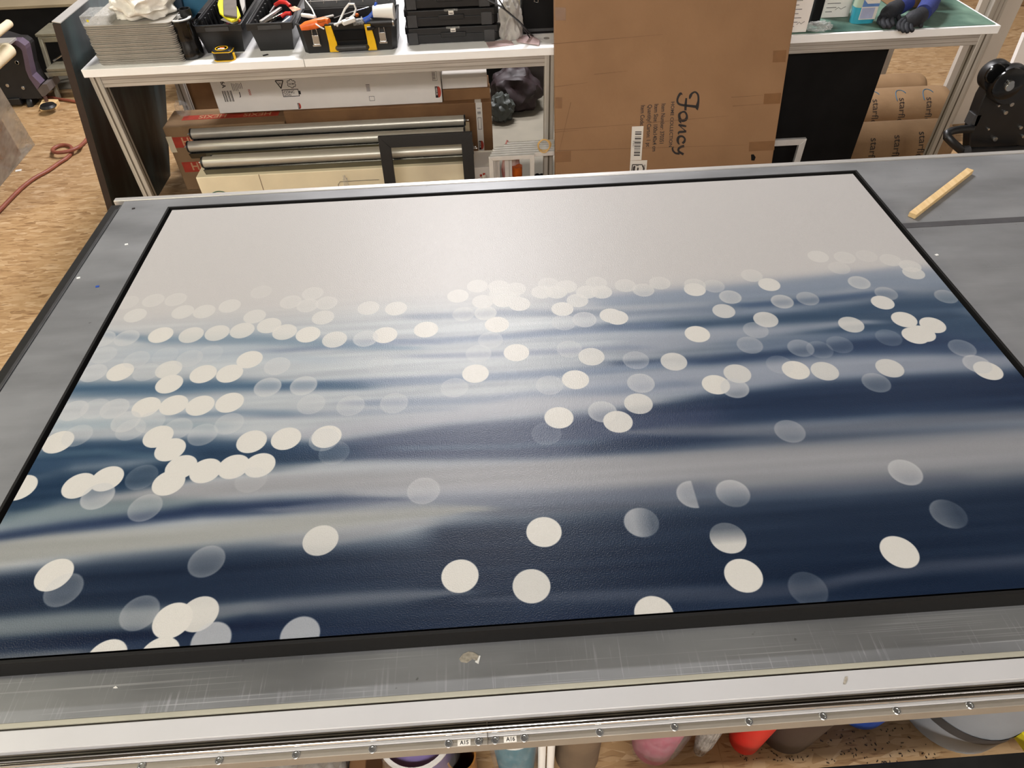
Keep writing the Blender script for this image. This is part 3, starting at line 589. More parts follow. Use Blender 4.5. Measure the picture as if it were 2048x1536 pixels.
for st in ([(1112,228,6),(1085,208,30),(1050,255,26),(1034,315,24),(1052,362,26),(1110,385,28),(1220,398,30),(1335,412,36)],
           [(1348,465,4),(1338,420,40),(1358,320,26),(1352,230,24),(1310,186,22),(1262,205,24),(1236,245,34),(1222,290,16)],
           [(1172,278,22),(1162,380,30),(1158,468,28)],
           [(1105,492,22),(1065,530,30),(1075,600,34),(1120,626,32),(1170,600,34),(1180,545,24),(1150,492,24),(1105,492,22)],
           [(1170,612,24),(1100,618,26),(1062,610,26),(1075,640,20),(1095,665,10)],
           [(1172,712,20),(1120,702,28),(1052,690,26)],[(1070,704,14),(1112,742,10),(1150,774,14),(1166,792,26)],[(1170,790,26),(1120,796,28),(1070,800,28),(1052,815,20),(1056,838,8)],
           [(1112,972,28),(1142,945,28),(1148,900,22),(1110,866,24),(1060,874,30),(1040,920,32),(1050,968,22),(1068,990,10)],
           [(1140,1015,30),(1085,1030,28),(1052,1060,26),(1060,1100,26),(1130,1142,30)],
           [(1070,1130,28),(1010,1125,24),(968,1085,22),(962,1040,20),(985,1030,8)]):
    q_=stroke([(x_,y_,w_*1.25) for x_,y_,w_ in st],None,'x'); lg.add(q_.v,q_.f)
lg.build('script_logo',M['ink'],cb,smooth=0,recalc=False)
def ctext(s,u0,v0,u1,v1,size,m=M['inkgrey'],parent=cb,f=onc,sx=None):
    o=f(u0,v0,.001); e=f(u1,v1,.001); xd=(e-o); L_=xd.length; xd.normalize(); n=CN if f is onc else f(0,0,None)
    ob=text(parent,s,o,xd,n.cross(xd),size,m)
    w_=max((v.co+ORG[parent.name]-o).dot(xd) for v in ob.data.vertices)
    k=L_/w_
    for v in ob.data.vertices:
        d=(v.co+ORG[parent.name]-o); v.co+=xd*(d.dot(xd)*(k-1))
    return ob
for s,a_,c_,sz in (('HOME COLLECTION',(942,332),(905,1030),.021),('Item Number: 370351',(795,362),(762,978),.0255),('Item Size: 100x140x4 cm',(685,368),(652,1098),.0255),('Quantity/ Carton: 1 pc',(585,378),(558,1028),.0255),('Item Code:',(478,385),(462,705),.0255)):
    ctext(s,*zf(*a_),*zf(*c_),sz)
lb=patch([zf(338,715),zf(516,708),zf(482,1228),zf(312,1236)],M['label'],'barcode_label',.0010)
m=MB()
for k,(t0,t1) in enumerate([(0,.03),(.05,.07),(.09,.14),(.2,.22),(.26,.31),(.33,.35),(.4,.42),(.44,.49),(.52,.54),(.58,.62),(.64,.66),(.7,.73),(.77,.79),(.83,.88),(.9,.92),(.95,1)]):
    A=[(388,790),(486,790)];B_=[(366,1165),(458,1165)]
    g=lambda t:[(A[i][0]+(B_[i][0]-A[i][0])*t,A[i][1]+(B_[i][1]-A[i][1])*t) for i in (0,1)]
    a0,a1=g(t0);b0,b1=g(t1); m.add([onc(*zf(*p),.0022) for p in (a0,a1,b1,b0)],[(0,1,2,3)])
m.build('barcode',M['inkgrey'],lb,smooth=0,recalc=False)
ctext('370351',*zf(352,930),*zf(344,1035),.012,parent=cb)
lb=patch([zf(312,1238),zf(572,1232),zf(550,1500),zf(296,1500)],M['label'],'recycling_label',.0010)
m=MB()
for st in ([(345,1300,14),(500,1300,14)],[(345,1300,14),(330,1440,14)],[(360,1330,8),(350,1420,8)],[(380,1320,26),(370,1380,26),(390,1430,24),(440,1440,20)],[(400,1315,10),(440,1318,10)],[(430,1345,24),(425,1400,24)],[(500,1310,26),(515,1360,18),(500,1420,22)],[(535,1300,8),(520,1440,8)]):
    q_=stroke(st,None,'x',f=lambda u,v,l=.0024:VP(u,v,CP+CN*.0024,CN)); m.add(q_.v,q_.f)
m.build('recycling_mark',M['inkgrey'],lb,smooth=0,recalc=False)
patch([sc(1592,1195),sc(1612,1192),sc(1628,1215),sc(1618,1242),sc(1594,1240)],M['blackmatte'],'torn_hole')
# ---------------- under the left bench --------------------------------------------
def P3(u,v,Y): return V(u,v,1,Y)
cb1=thing('cream_carton','long cream carton on the floor under the bench, carrying the silver cassettes','carton',(-.7,3.3,0))
x0=P3(387,345,3.13).x; x1=P3(942,330,3.13).x; zt=.355
MB().box(x0,x1,3.13,3.60,.007,zt).build('box_body',M['cream'],cb1,bevel=.004)
m=MB()
for k in range(24):
    a0,a1=math.radians(20+k*6),math.radians(26+k*6); c=P3(442,397,3.128)
    m.add([c+Vector((math.cos(t)*r,0,math.sin(t)*r*.75)) for t,r in ((a0,.055),(a1,.055),(a1,.048),(a0,.048))],[(0,1,2,3)])
c=P3(448,394,3.128); m.add([c+Vector(p) for p in ((-.03,0,-.01),(.035,0,.012),(.038,0,.008),(-.028,0,-.015))],[(0,1,2,3)])
m.build('printed_mark',M['inkgreen'],cb1,smooth=0,recalc=False)
cx=P3(516,345,3.13).x; MB().box(cx-.001,cx+.001,3.128,3.131,.01,zt).build('crease',M['crease'],cb1)
ca,cc=P3(675,362,3.13).x,P3(757,352,3.13).x
m=MB(); m.tube([(ca,3.128,.05),(ca,3.128,.28),(ca+.012,3.128,.295),(cc,3.128,.295)],.0011,6); m.build('hand_hole_cut',M['inkgrey'],cb1)
solo('film_scrap',MB().blob((P3(690,357,3.1).x,3.10,P3(690,360,3.1).z-.03),(.012,.006,.05),.5,4,3),M['film'],'scrap of crinkled clear film hanging in front of the cream carton','plastic film')
# second pale carton right of the black frame
x2=P3(948,330,3.16).x;x3=P3(990,330,3.16).x
c2=thing('pale_carton','small pale carton with red print between the black frame and the aluminium frames','carton',((x2+x3)/2,3.25,0))
MB().box(x2+.0,x3,3.16,3.34,.007,.315).build('box_body',M['whitebox'],c2,bevel=.003)
m=MB()
for i,(a,b_) in enumerate(((0,0),(1,.5),(2,0),(.4,1.6),(1.5,2))): m.box(x2+.02+a*.014,x2+.032+a*.014,3.158,3.161,.24+b_*.016,.252+b_*.016)
m.build('red_print',M['redink'],c2)
solo('printed_bag',MB().blob((P3(968,345,3.12).x,3.12,.2),(.018,.018,.09),.4,4,5,flat=.008),M['label'],'crumpled white and red bag strip beside the pale carton','bag')
# silver roller cassettes
def cassette(name,label,xl,xr,Y,z,tray=True,r=.026):
    t=thing(name,label,'roller cassette',((xl+xr)/2,Y,z),'silver roller cassettes')
    MB().tube([(xl,Y,z),(xr,Y,z)],r,28).build('tube',M['tube'],t)
    for s,x in ((-1,xl),(1,xr)):
        e=MB().tube([(x,Y,z),(x+s*.008,Y,z)],r+.0015,28).build('end_cap',M['black'],t)
        MB().tube([(x+s*.008,Y,z),(x+s*.022,Y,z)],.003,10).build('pin',M['steel'],e)
        MB().lathe((x+s*.022,Y,z),[(0,-.004),(.0045,-.003),(.0045,.003),(0,.004)],12,'X').build('pin',M['steel'],e)
    if tray:
        m=MB(); zb=z-r-.028
        m.prism([(xl-.004,Y-.02,zb),(xl-.004,Y+.03,zb),(xl-.004,Y+.03,z-r*.6),(xl-.004,Y+.027,z-r*.6),(xl-.004,Y+.027,zb+.003),(xl-.004,Y-.017,zb+.003),(xl-.004,Y-.03,z-r*.9),(xl-.004,Y-.034,z-r*.9)],(xr-xl+.008,0,0))
        m.build('tray',M['mirror'],t,smooth=0)
        for x in (xl,xr): MB().box(x-.003,x+.003,Y-.022,Y+.028,zb,z-r*.3).build('end_plate',M['darkgrey'],t,bevel=.002)
    return t
zc=zt+.028+.026+.0005
cassette('roller_cassette','silver roller cassette nearest the camera on the cream carton',P3(408,326,3.17).x,P3(944,300,3.17).x,3.175,zc)
def YofZ(u,v,z): return V(u,v,2,z).y
cassette('roller_cassette','silver roller cassette partly hidden behind the black frame, its right end showing',P3(420,300,3.245).x,P3(941,279,3.245).x,3.245,zt+.0275,False)
ya_=YofZ(660,279,zc); cassette('roller_cassette','middle silver roller cassette with a tray, second from the back',P3(380,295,ya_).x,P3(927,263,ya_).x,ya_,zc)
yb_=YofZ(660,254,zc); cassette('roller_cassette','silver roller cassette farthest back, lying before the brown cartons',P3(386,270,yb_).x,P3(928,243,yb_).x,yb_,zc)
cassette_support=solo('grey_plank',MB().box(-1.25,.05,3.605,3.62,.007,.355),M['kraft3'],'narrow cardboard strip behind the cream carton','cardboard strip') if 0 else None
# brown box with red lettering band
Yh=3.66
def face_text(parent,s,xl,zb,h,Y,m,mirror=False,w=None,up=1,roll=0):
    xd=Vector((-1,0,0)) if mirror else Vector((1,0,0))
    ob=text(parent,s,(xl,Y,zb),(1,0,0),(0,0,1),h,m)
    return ob
zh=P3(440,250,Yh).z; xh0=P3(322,250,Yh).x; xh1=P3(568,240,Yh).x
hb=thing('red_band_carton','brown carton with a red lettering band under the left part of the bench','carton',((xh0+xh1)/2,Yh+.1,0))
MB().box(xh0,xh1,Yh,Yh+.22,.007,zh).build('box_body',M['kraft3'],hb,bevel=.005)
zb0,zb1=P3(400,285,Yh).z,P3(400,271,Yh).z
def hfront(z0,z1): 
    xa=P3(345,280,Yh).x
    o=MB().box(xa,xa+.30,Yh-.0012,Yh,z0,z1).build('red_band',M['redink'],hb); text(hb,'HEXIS',(xa+.045,Yh-.002,z0+.012),(1,0,0),(0,0,1),(z1-z0)*1.05,M['paleink'])
hfront(zh-.115,zh-.055); hfront(zh-.26,zh-.2)
ym=Yh+.11; MB().box(xh0+.08,xh1-.05,ym-.028,ym+.028,zh,zh+.0010).build('red_band',M['redink'],hb)
text(hb,'HEXIS',(xh1-.09,ym+.022,zh+.0016),(-1,0,0),(0,-1,0),.058,M['paleink']); text(hb,'HEXIS',(xh0+.32,ym+.022,zh+.0016),(-1,0,0),(0,-1,0),.058,M['paleink'])
MB().box(xh1-.045,xh1-.01,ym-.04,ym+.04,zh,zh+.0014).build('paper_label',M['kraft3'],hb)
MB().box(xh0-.001,xh0+.03,Yh-.0016,Yh,zh-.14,zh-.05).build('paper_label',M['cream'],hb)
# long brown carton with label strip at its right end
Yl=3.66; xl0=xh1+.006; xl1=P3(984,240,Yl).x; zl=P3(900,208,Yl).z
lbx=thing('long_brown_carton','long brown carton with a white label strip near its right end, under the bench','carton',((xl0+xl1)/2,Yl+.1,0))
MB().box(xl0,xl1,Yl,Yl+.26,.007,zl).build('box_body',M['kraft2'],lbx,bevel=.004)
xs_=P3(953,240,Yl).x
st=MB().box(xs_,xs_+.034,Yl-.0012,Yl,zl-.30,zl).build('label_strip',M['label'],lbx)
MB().box(xs_-.004,xs_+.03,Yl,Yl+.2,zl,zl+.0012).build('label_strip',M['label'],lbx)
m=MB()
for z in (zl-.03,zl-.05,zl-.055,zl-.06): m.box(xs_+.007,xs_+.026,Yl-.002,Yl-.001,z-.0015,z+.0008)
m.build('small_print',M['inkgrey'],st)
def ring(mb,c,w_,h,t,Y):
    mb.box(c[0]-w_,c[0]+w_,Y-.001,Y,c[1]+h-t,c[1]+h).box(c[0]-w_,c[0]+w_,Y-.001,Y,c[1]-h,c[1]-h+t).box(c[0]-w_,c[0]-w_+t,Y-.001,Y,c[1]-h,c[1]+h).box(c[0]+w_-t,c[0]+w_,Y-.001,Y,c[1]-h,c[1]+h)
m=MB(); ring(m,(xs_+.017,zl-.115),.010,.034,.002,Yl-.0012); m.build('printed_box',M['inkgrey'],st)
def oval_logo(parent,c,Y,sc_=1,red=True):   # black tag with white letters over a red oval
    m=MB()
    m.add([(c[0]+.006*sc_+.012*sc_*math.cos(t),Y-.0004,c[1]+.026*sc_*math.sin(t)) for t in [k*math.pi/12 for k in range(24)]],[tuple(range(24))])
    m.build('red_oval',M['redink'],parent,smooth=0)
    MB().box(c[0]-.009*sc_,c[0]+.003*sc_,Y-.0014,Y-.0008,c[1]-.026*sc_,c[1]+.026*sc_).build('black_tag',M['ink'],parent,bevel=.0004)
    text(parent,'ABSIUM',(c[0]-.006*sc_,Y-.002,c[1]+.022*sc_),(0,0,-1),(1,0,0),.0105*sc_,M['label'])
oval_logo(lbx,(xs_+.014,zl-.24),Yl-.0012,1.0)
# white long carton lying on the two brown ones
zw0=max(zh,zl)+.002; Yw=Yl+.02
xw0=P3(436,215,Yw).x; xw1=P3(884,190,Yw).x
wb=thing('white_carton','long white printed carton lying on the brown cartons under the bench','carton',((xw0+xw1)/2,Yw+.09,zw0))
zw1=zw0+.205
MB().box(xw0,xw1,Yw,Yw+.17,zw0,zw1).build('box_body',M['whitebox'],wb,bevel=.003)
def wx(u): return P3(u,180,Yw).x
def wz(v,u=600): return P3(u,v,Yw).z
m=MB()
for k,u in enumerate((443,446,448,452,454,458,460)): m.box(wx(u),wx(u)+(.0022 if k%2 else .004),Yw-.001,Yw,wz(204,445),wz(182,445))
m.build('barcode',M['inkgrey'],wb)
text(wb,'06A',(wx(446),Yw-.0014,wz(168,447)+.03),(0,0,-1),(1,0,0),.030,M['ink']); text(wb,'J',(wx(476),Yw-.0014,wz(192,476)),(1,0,0),(0,0,1),.030,M['ink'])
text(wb,'0000',(wx(496),Yw-.0014,wz(190,496)+.03),(0,0,-1),(1,0,0),.016,M['redink'])
m=MB()
for k in range(7):
    m.box(wx(466+3.2*k),wx(466+3.2*k)+.0022,Yw-.001,Yw,wz(182 if k<4 else 178,470),wz(166+(k%3),470))
m.build('small_print',M['inkgrey'],wb)
# recycling symbols and boxed battery mark
m=MB(); c=Vector((wx(563),Yw-.001,wz(168,563))); tri=[c+Vector(p) for p in ((-.020,0,.018),(.020,0,.018),(0,0,-.022))]
for i in range(3): m.tube([tri[i],tri[(i+1)%3]],.0024,6)
m.build('triangle_mark',M['ink'],wb); text(wb,'20',(c.x-.008,Yw-.002,c.z-.001),(1,0,0),(0,0,1),.014,M['ink'])
m=MB(); c=Vector((wx(586),Yw-.001,wz(167,586))); r_=.023
for k in range(6):
    a=k*math.pi/3; m.tube([c+Vector((math.cos(a+t)*r_*rr,0,math.sin(a+t)*r_*rr)) for t,rr in ((0,.75),(.35,1),(.75,.95),(.9,.7))],.0016,5)
m.build('round_mark',M['ink'],wb); text(wb,'ACM',(c.x-.013,Yw-.002,c.z-.005),(1,0,0),(0,0,1),.012,M['ink'])
m=MB(); ring(m,(wx(580),wz(186,580)),.043,.019,.003,Yw); m.box(wx(580)+.043,wx(580)+.052,Yw-.001,Yw,wz(186,580)-.009,wz(186,580)+.009); m.build('battery_mark',M['ink'],wb)
text(wb,'CONC',(wx(580)-.036,Yw-.002,wz(186,580)-.001),(1,0,0),(0,0,1),.019,M['ink']); text(wb,'LITHO',(wx(580)-.036,Yw-.002,wz(186,580)-.014),(1,0,0),(0,0,1),.013,M['ink'])
m=MB(); ring(m,(wx(741),wz(197,741)),.014,.012,.0014,Yw)
for k in range(5): m.box(wx(733),wx(733)+.02,Yw-.001,Yw,wz(170+k*3,735),wz(169+k*3,735))
m.build('small_print',M['inkgrey'],wb)
oval_logo(wb,(wx(874),wz(184,874)),Yw,1.15); oval_logo(wb,(wx(590),zw0+.02),Yw,.6)
m=MB(); ring(m,(wx(872),wz(152,872)),.012,.024,.0012,Yw)
for k in range(5): m.box(wx(868),wx(868)+.014,Yw-.001,Yw,wz(146+k*3,872),wz(145+k*3,872))
m.build('small_print',M['inkgrey'],wb)
# white box and brown box behind
solo('white_box',MB().box(xw1+.004,P3(974,150,Yw).x,Yw+.03,Yw+.2,zl+.06,zl+.115),M['whitebox'],'flat white box on a thin brown one, right of the long white carton','box',bevel=.003)
solo('brown_box',MB().box(xw1+.004,P3(978,155,Yw).x,Yw+.02,Yw+.2,zl+.0005,zl+.059),M['kraft2'],'flat brown box lying under the small white box, right of the long white carton','box',bevel=.003)
bk=thing('brown_carton','dark brown carton standing behind the red lettered one, under the white bench','carton',(P3(430,190,3.95).x,4.06,0))
MB().box(P3(350,190,3.9).x,P3(470,190,3.9).x+.25,3.97,4.25,.007,P3(430,150,3.9).z+.03).build('box_body',M['kraft2'],bk,bevel=.004)
o=MB().obox(P3(366,195,3.955),(.028,0,0),(0,.004,0),(.006,0,.04)).build('shipping_label',M['label'],bk)
solo('film_bag',MB().blob((P3(362,200,3.83).x,3.81,zh+.035),(.04,.03,.045),.25,2,8,flat=zh+.001),M['film'],'crinkled clear film bag on the red lettered carton','plastic film')
# bag on the floor behind the bench
solo('dark_bag',MB().blob((P3(1030,165,4.5).x,4.55,.12),(.17,.14,.14),.35,2.5,12,flat=.008),mat('maroon bag',(34,20,22),.6,0,.3,12),'dark maroon bag on the floor behind the long bench','bag')
solo('grey_bag',MB().blob((P3(1000,175,4.4).x,4.36,.09),(.08,.07,.09),.35,3,14,flat=.008),mat('dim grey bag',(58,62,58),.6,0,.15,12),'small grey green bag on the floor beside the maroon bag','bag')
solo('leaning_card',MB().prism([V(1040,128,1,4.72),V(1094,110,1,4.72),Vector((.95,4.70,.008)),V(1075,190,2,.008)],(0,.02,0)),mat('lilac grey card',(78,72,74),.8),'grey card sheet leaning behind the maroon bag','card sheet',smooth=0)
solo('dark_cabinet',MB().box(-1.9,1.6,4.9,5.4,.001,1.0),M['blackmatte'],'wide matt black cabinet standing behind the long workbench','cabinet',bevel=.01)
# ---------------- black picture frame standing before the cassettes ---------------
def rect_frame(name,label,cat,P0,xd,ud,w_,h,mw,th,m,group=None,edge=None):
    """mitred frame; P0 lower left, xd across, ud up"""
    xd=Vector(xd).normalized();ud=Vector(ud).normalized();n=xd.cross(ud)
    t=thing(name,label,cat,P0+xd*w_/2,group)
    for nm,a,b_,a2,b2 in (('top_rail',(0,h),(w_,h),(w_-mw,h-mw),(mw,h-mw)),('bottom_rail',(0,0),(w_,0),(w_-mw,mw),(mw,mw)),('side_rail',(0,0),(0,h),(mw,h-mw),(mw,mw)),('side_rail',(w_,0),(w_,h),(w_-mw,h-mw),(w_-mw,mw))):
        pts=[P0+xd*p[0]+ud*p[1] for p in (a,b_,a2,b2)]
        MB().prism(pts,n*th).build(nm,m,t,bevel=.0012)
    return t
p0=P3(768,275,3.03); tl=P3(757,276,3.03); tr=P3(944,265,3.03)
wd=(tr-tl).length; hh=tl.z/.985
rect_frame('black_picture_frame','empty black picture frame standing on the floor in front of the silver cassettes','picture frame',Vector((tl.x,3.03-.09,.008)),(1,0,0),(0,.16,.987),tr.x-tl.x,.565,.052,.02,M['frameblack'])
# ---------------- stack of small aluminium frames ---------------------------------
xs0=P3(976,292,3.0).x
for k in range(7):
    xa=xs0+(.0,.008,.014,.02,.03,.075,.09)[k] if k else xs0
    Yk=2.945+k*.0155; ww=.125 if k==0 else .36
    if k==0: xa=xs0; 
    rect_frame('aluminium_frame',['front small aluminium frame of the leaning bundle, its full left corner showing','second aluminium frame in the bundle, just behind the small front one','third aluminium frame from the front of the bundle','fourth aluminium frame from the front of the bundle','fifth aluminium frame from the front of the bundle','sixth aluminium frame in the bundle, set further right','rearmost aluminium frame of the bundle, nearest the bench leg'][k],'aluminium frame',Vector((xa if k else xs0,Yk,.008)),(1,0,0),(0,0,1),(.21 if k==0 else .37-.01*k if k<5 else .30),.475+.003*k,.020,.0125,M['frame_alu'],'bundle of aluminium frames')
tw=MB(); c=P3(1088,292,2.93); 
tw.tube([c+Vector((math.cos(t)*.026,-.002*math.sin(3*t),math.sin(t)*.03)) for t in [k*math.pi/10 for k in range(21)]],.0035,8)
tw.tube([c+Vector((math.cos(t)*.030+.002,.003,math.sin(t)*.026+.003)) for t in [k*math.pi/10 for k in range(21)]],.0028,8)
solo('rubber_band',tw,M['twine'],'loop of beige band hanging at the corner of the aluminium frames','band')
t=thing('bottle_bag','white and red printed bag around an orange bottle behind the aluminium frames','bag',(P3(1022,340,3.24).x,3.22,.008))
cx=P3(1022,340,3.22).x
MB().blob((cx,3.22,.21),(.048,.04,.20),.22,3,21,flat=.008).build('bag',mat('bag print',(214,200,192),.5,0,c2=(190,72,70),scale=11),t)
MB().tube([(cx+.03,3.185,.01),(cx+.03,3.185,.3)],[.022,.026],16).build('bottle',M['amber'],t)
solo('dark_rock_bag',MB().blob((P3(1084,350,3.25).x,3.27,.10),(.06,.05,.10),.3,2,22,flat=.008),M['blackmatte'],'small black bag behind the right aluminium frame','bag')
# ---------------- under the right bench -------------------------------------------
Yp=BY+.075
pr=P3(1781,98,Yp); 
solo('black_board',MB().box(1.15,pr.x-.005,Yp,Yp+.018,.0,ZT-.088),M['blackmatte'],'large matt black panel standing under the right workbench','panel',bevel=.001)
tr=P3(1611,275,3.03); 
rect_frame('silver_frame','small silver frame standing behind the right edge of the carton','picture frame',Vector((tr.x-.42,3.03,.002)),(1,0,0),(0,0,1),.42,tr.z,.030,.018,M['frame_alu'])
def kraft_roll(label,xc0,xc1,Y,z,r,texts):
    t=thing('paper_roll',label,'roll',((xc0+xc1)/2,Y,z-r),'kraft wrapped rolls')
    m=MB().lathe((xc0,Y,z),[(r*.55,0),(r*.93,.012),(r,.05),(r,xc1-xc0-.07),(r*.97,xc1-xc0-.03),(r*.80,xc1-xc0-.006),(r*.3,xc1-xc0),(0,xc1-xc0)],40,'X')
    m.build('wrapped_roll',M['kraft3'],t,smooth=60)
    for (x,ang,s,ring_) in texts:
        # text wraps round the barrel: lay it out along the circumference
        cu=bpy.data.curves.new('t','FONT'); cu.body=s; cu.size=.058
        to=bpy.data.objects.new('t',cu); COL.objects.link(to); bpy.context.view_layer.update()
        me=bpy.data.meshes.new_from_object(to.evaluated_get(bpy.context.evaluated_depsgraph_get())); bpy.data.objects.remove(to)
        for v in me.vertices:
            a=ang-v.co.x/r; rr=r+.0012
            v.co=Vector((x+v.co.y,Y-rr*math.cos(a),z+rr*math.sin(a)))-ORG[t.name]
        me.materials.clear(); me.materials.append(M['ink' if not ring_ else 'inkgrey']); me.name='lettering'; ob=link('lettering',me,t); ORG[ob.name]=ORG[t.name]
        if ring_:
            m=MB(); pts=[]
            for k in range(15):
                q=math.pi*(.15+k/14*1.0); pts.append((x+.018+.042*math.cos(q)*.8,ang+.12-(.05-.06*math.sin(q)-.04)/r*.9))
            m.tube([(px_,Y-(r+.001)*math.cos(a),z+(r+.001)*math.sin(a)) for px_,a in pts],.0022,6)
            m.build('swoosh',M['teal'],t)
    return t
Y1=3.53;r1=.128
kraft_roll('nearest kraft wrapped roll with dark lettering, low under the right bench',1.55,P3(1888,285,Y1).x,Y1,r1+.001,r1,[(P3(1733,305,Y1-.1).x,0.80,'starflex',0),(P3(1781,300,Y1-.1).x,0.87,'starflex',0),(P3(1833,290,Y1-.1).x,0.97,'starflex',0)])
Y2=3.93;r2=.135
kraft_roll('middle kraft wrapped roll with oval blue printed marks',1.55,P3(1890,205,Y2).x,Y2,r2+.001,r2,[(P3(1744,215,Y2-.1).x,1.00,'starflex',1),(P3(1797,213,Y2-.1).x,1.00,'starflex',1),(P3(1852,208,Y2-.1).x,0.97,'starflex',1)])
Y3=4.33;r3=.095
kraft_roll('farthest and smallest kraft wrapped roll under the right bench',1.7,P3(1852,150,Y3).x,Y3,r3+.001,r3,[(P3(1794,158,Y3-.08).x,.45,'starflex',0)])
solo('roll_end_label',MB().prism([P3(1767,130,4.20),P3(1776,130,4.20),P3(1772,172,4.20),P3(1760,172,4.20)],(0,.004,0)),M['label'],'white label strip by the smallest kraft roll','label',smooth=0) if 0 else None
solo('film_roll',MB().lathe((P3(1745,120,4.7).x,4.7,.0),[(.10,0),(.11,.02),(.11,.30),(.06,.34),(0,.34)],24),M['greycloth'],'upright grey roll behind the kraft rolls','roll')
# plastic sheet and partition at the right
solo('partition_panel',MB().box(P3(1902,150,4.0).x,P3(1958,150,4.0).x+.06,4.0,4.03,.0,1.55),mat('partition board',(196,188,176),.6,0,.04,4),'pale partition panel standing behind the right end of the green mat','panel')
xp=P3(1977,30,4.0).x
t=thing('partition_post','pale grooved post at the edge of the partition panel','post',(xp,4.0,0))
MB().box(xp-.03,xp+.045,3.955,3.998,.0,1.6).build('post',M['profile_v'],t,bevel=.003)
for dx_ in (-.002,.022): MB().box(xp+dx_,xp+dx_+.005,3.9535,3.957,.0,1.6).build('slot',mat('soft slot',(150,142,130),.6),t)
solo('white_board',MB().prism([V(2021,139,1,4.3),V(2050,68,1,4.3),V(2050,68,1,4.3)+Vector((.9,0,0)),Vector((V(2000,190,1,4.3).x+.9,4.3,.0)),Vector((V(2000,190,1,4.3).x+.02,4.3,.0))],(0,.03,0)),M['benchwhite'],'large pale board standing behind the black clamp at right','board',smooth=0)
solo('far_carton',MB().box(V(1991,12,2,0).x,V(1991,12,2,0).x+1.2,V(2020,14,2,0).y,V(2020,14,2,0).y+.5,0,.5),M['kraft3'],'brown carton on the floor far behind at the upper right','carton',bevel=.01)
# ---------------- things on the left bench ----------------------------------------
def T(u,v,z=ZT): return V(u,v,2,z)
# stack of grey trays: each one its own thing
tx0,tx1=T(203,130).x-.0,T(368,128).x; ty=T(300,128).y
NT=22; th_=.158/NT
names=['lowest grey tray of the tall stack, lying on the bench']+['%s grey tray from the bottom of the stack'%s for s in ('second','third','fourth','fifth','sixth','seventh','eighth','ninth','tenth','eleventh','twelfth','thirteenth','fourteenth','fifteenth','sixteenth','seventeenth','eighteenth','nineteenth','twentieth','twenty-first')]+['topmost grey tray of the stack, under the clear case']
proto=None
for k in range(NT):
    if proto is None:
        m=MB(); n=10; pts=[]
        w_,d_=(tx1-tx0)/2,.17; r=.02
        for cx_,cy_,a0 in ((w_-r,d_-r,0),(-w_+r,d_-r,90),(-w_+r,-d_+r,180),(w_-r,-d_+r,270)):
            for j in range(5): a=math.radians(a0+j*22.5); pts.append((cx_+r*math.cos(a),cy_+r*math.sin(a)))
        c=Vector(((tx0+tx1)/2,ty+d_,ZT+.0003))
        m.v=[];P0=[c+Vector((x*.985,y*.985,0)) for x,y in pts];P1=[c+Vector((x,y,th_*.62)) for x,y in pts];P2=[c+Vector((x,y,th_-.0012)) for x,y in pts]
        L_=len(pts); m.add(P0+P1+P2,[tuple(range(L_))[::-1],tuple(range(2*L_,3*L_))]+[(s*L_+i,s*L_+(i+1)%L_,(s+1)*L_+(i+1)%L_,(s+1)*L_+i) for s in (0,1) for i in range(L_)])
        o=proto=solo('grey_tray',m,M['tray'],names[0],'tray','stack of grey trays')
        base_loc=o.location.copy()
    else:
        o=proto.copy(); COL.objects.link(o); o['label']=names[k]
        dx_=random.uniform(-.003,.003)-.0006*k*(1 if k<14 else .3); dy_=random.uniform(-.003,.003)
        o.location=base_loc+Vector((dx_,dy_,k*th_)); o.rotation_euler.z=random.uniform(-.008,.008)
zs=ZT+NT*th_+.0005
cc=thing('clear_case','small clear plastic case with a yellow dot on top of the grey tray stack','case',(T(195,48,zs).x,ty+.07,zs))
ca,cb_=T(168,48,zs).x,T(222,48,zs).x
MB().box(ca,cb_,ty+.012,ty+.13,zs,zs+.034).build('case_shell',M['clear'],cc,bevel=.003)
MB().box(ca+.025,ca+.033,ty+.0105,ty+.012,zs+.012,zs+.02).build('yellow_dot',M['lemon'],cc)
solo('white_bag',MB().blob((T(282,40,zs).x,ty+.13,zs+.05),(.12,.115,.07),.40,1.5,31,sub=5,flat=zs+.0002,ridge=True),M['cloth'],'crumpled white cloth bag lying on top of the grey tray stack','bag',smooth=60)
m=MB(); x_=T(350,60,zs).x; m.box(x_-.012,x_+.012,ty+.05,ty+.30,zs-.045,zs+.0); m.box(x_-.03,x_+.012,ty+.05,ty+.30,zs+.0005,zs+.012)
solo('grey_clip_rail',m,M['grey'],'grey plastic rail hooked over the right edge of the tray stack','rail',bevel=.002) if 0 else None
# black canister
c=T(381,121); cy=c.y+.05
bc=thing('black_canister','glossy black canister with ribbed white ring, right of the grey tray stack','canister',(c.x-.004,cy,ZT))
MB().lathe((c.x-.004,cy,ZT),[(.048,0),(.052,.004),(.052,.05),(.049,.056),(.049,.13),(.053,.136),(.053,.150),(.046,.152),(.046,.14),(0,.14)],36).build('body',M['blackgloss'],bc)
MB().lathe((c.x-.004,cy,ZT),[(.041,.141),(.046,.148),(.046,.155),(.034,.155),(.034,.142)],36,caps=False).build('ring',M['white'],bc)
MB().lathe((c.x+.016,cy+.03,ZT+.15),[(.024,0),(.024,.03),(.020,.03),(.020,.0)],20,caps=False).build('coil_hose',M['black'],bc)
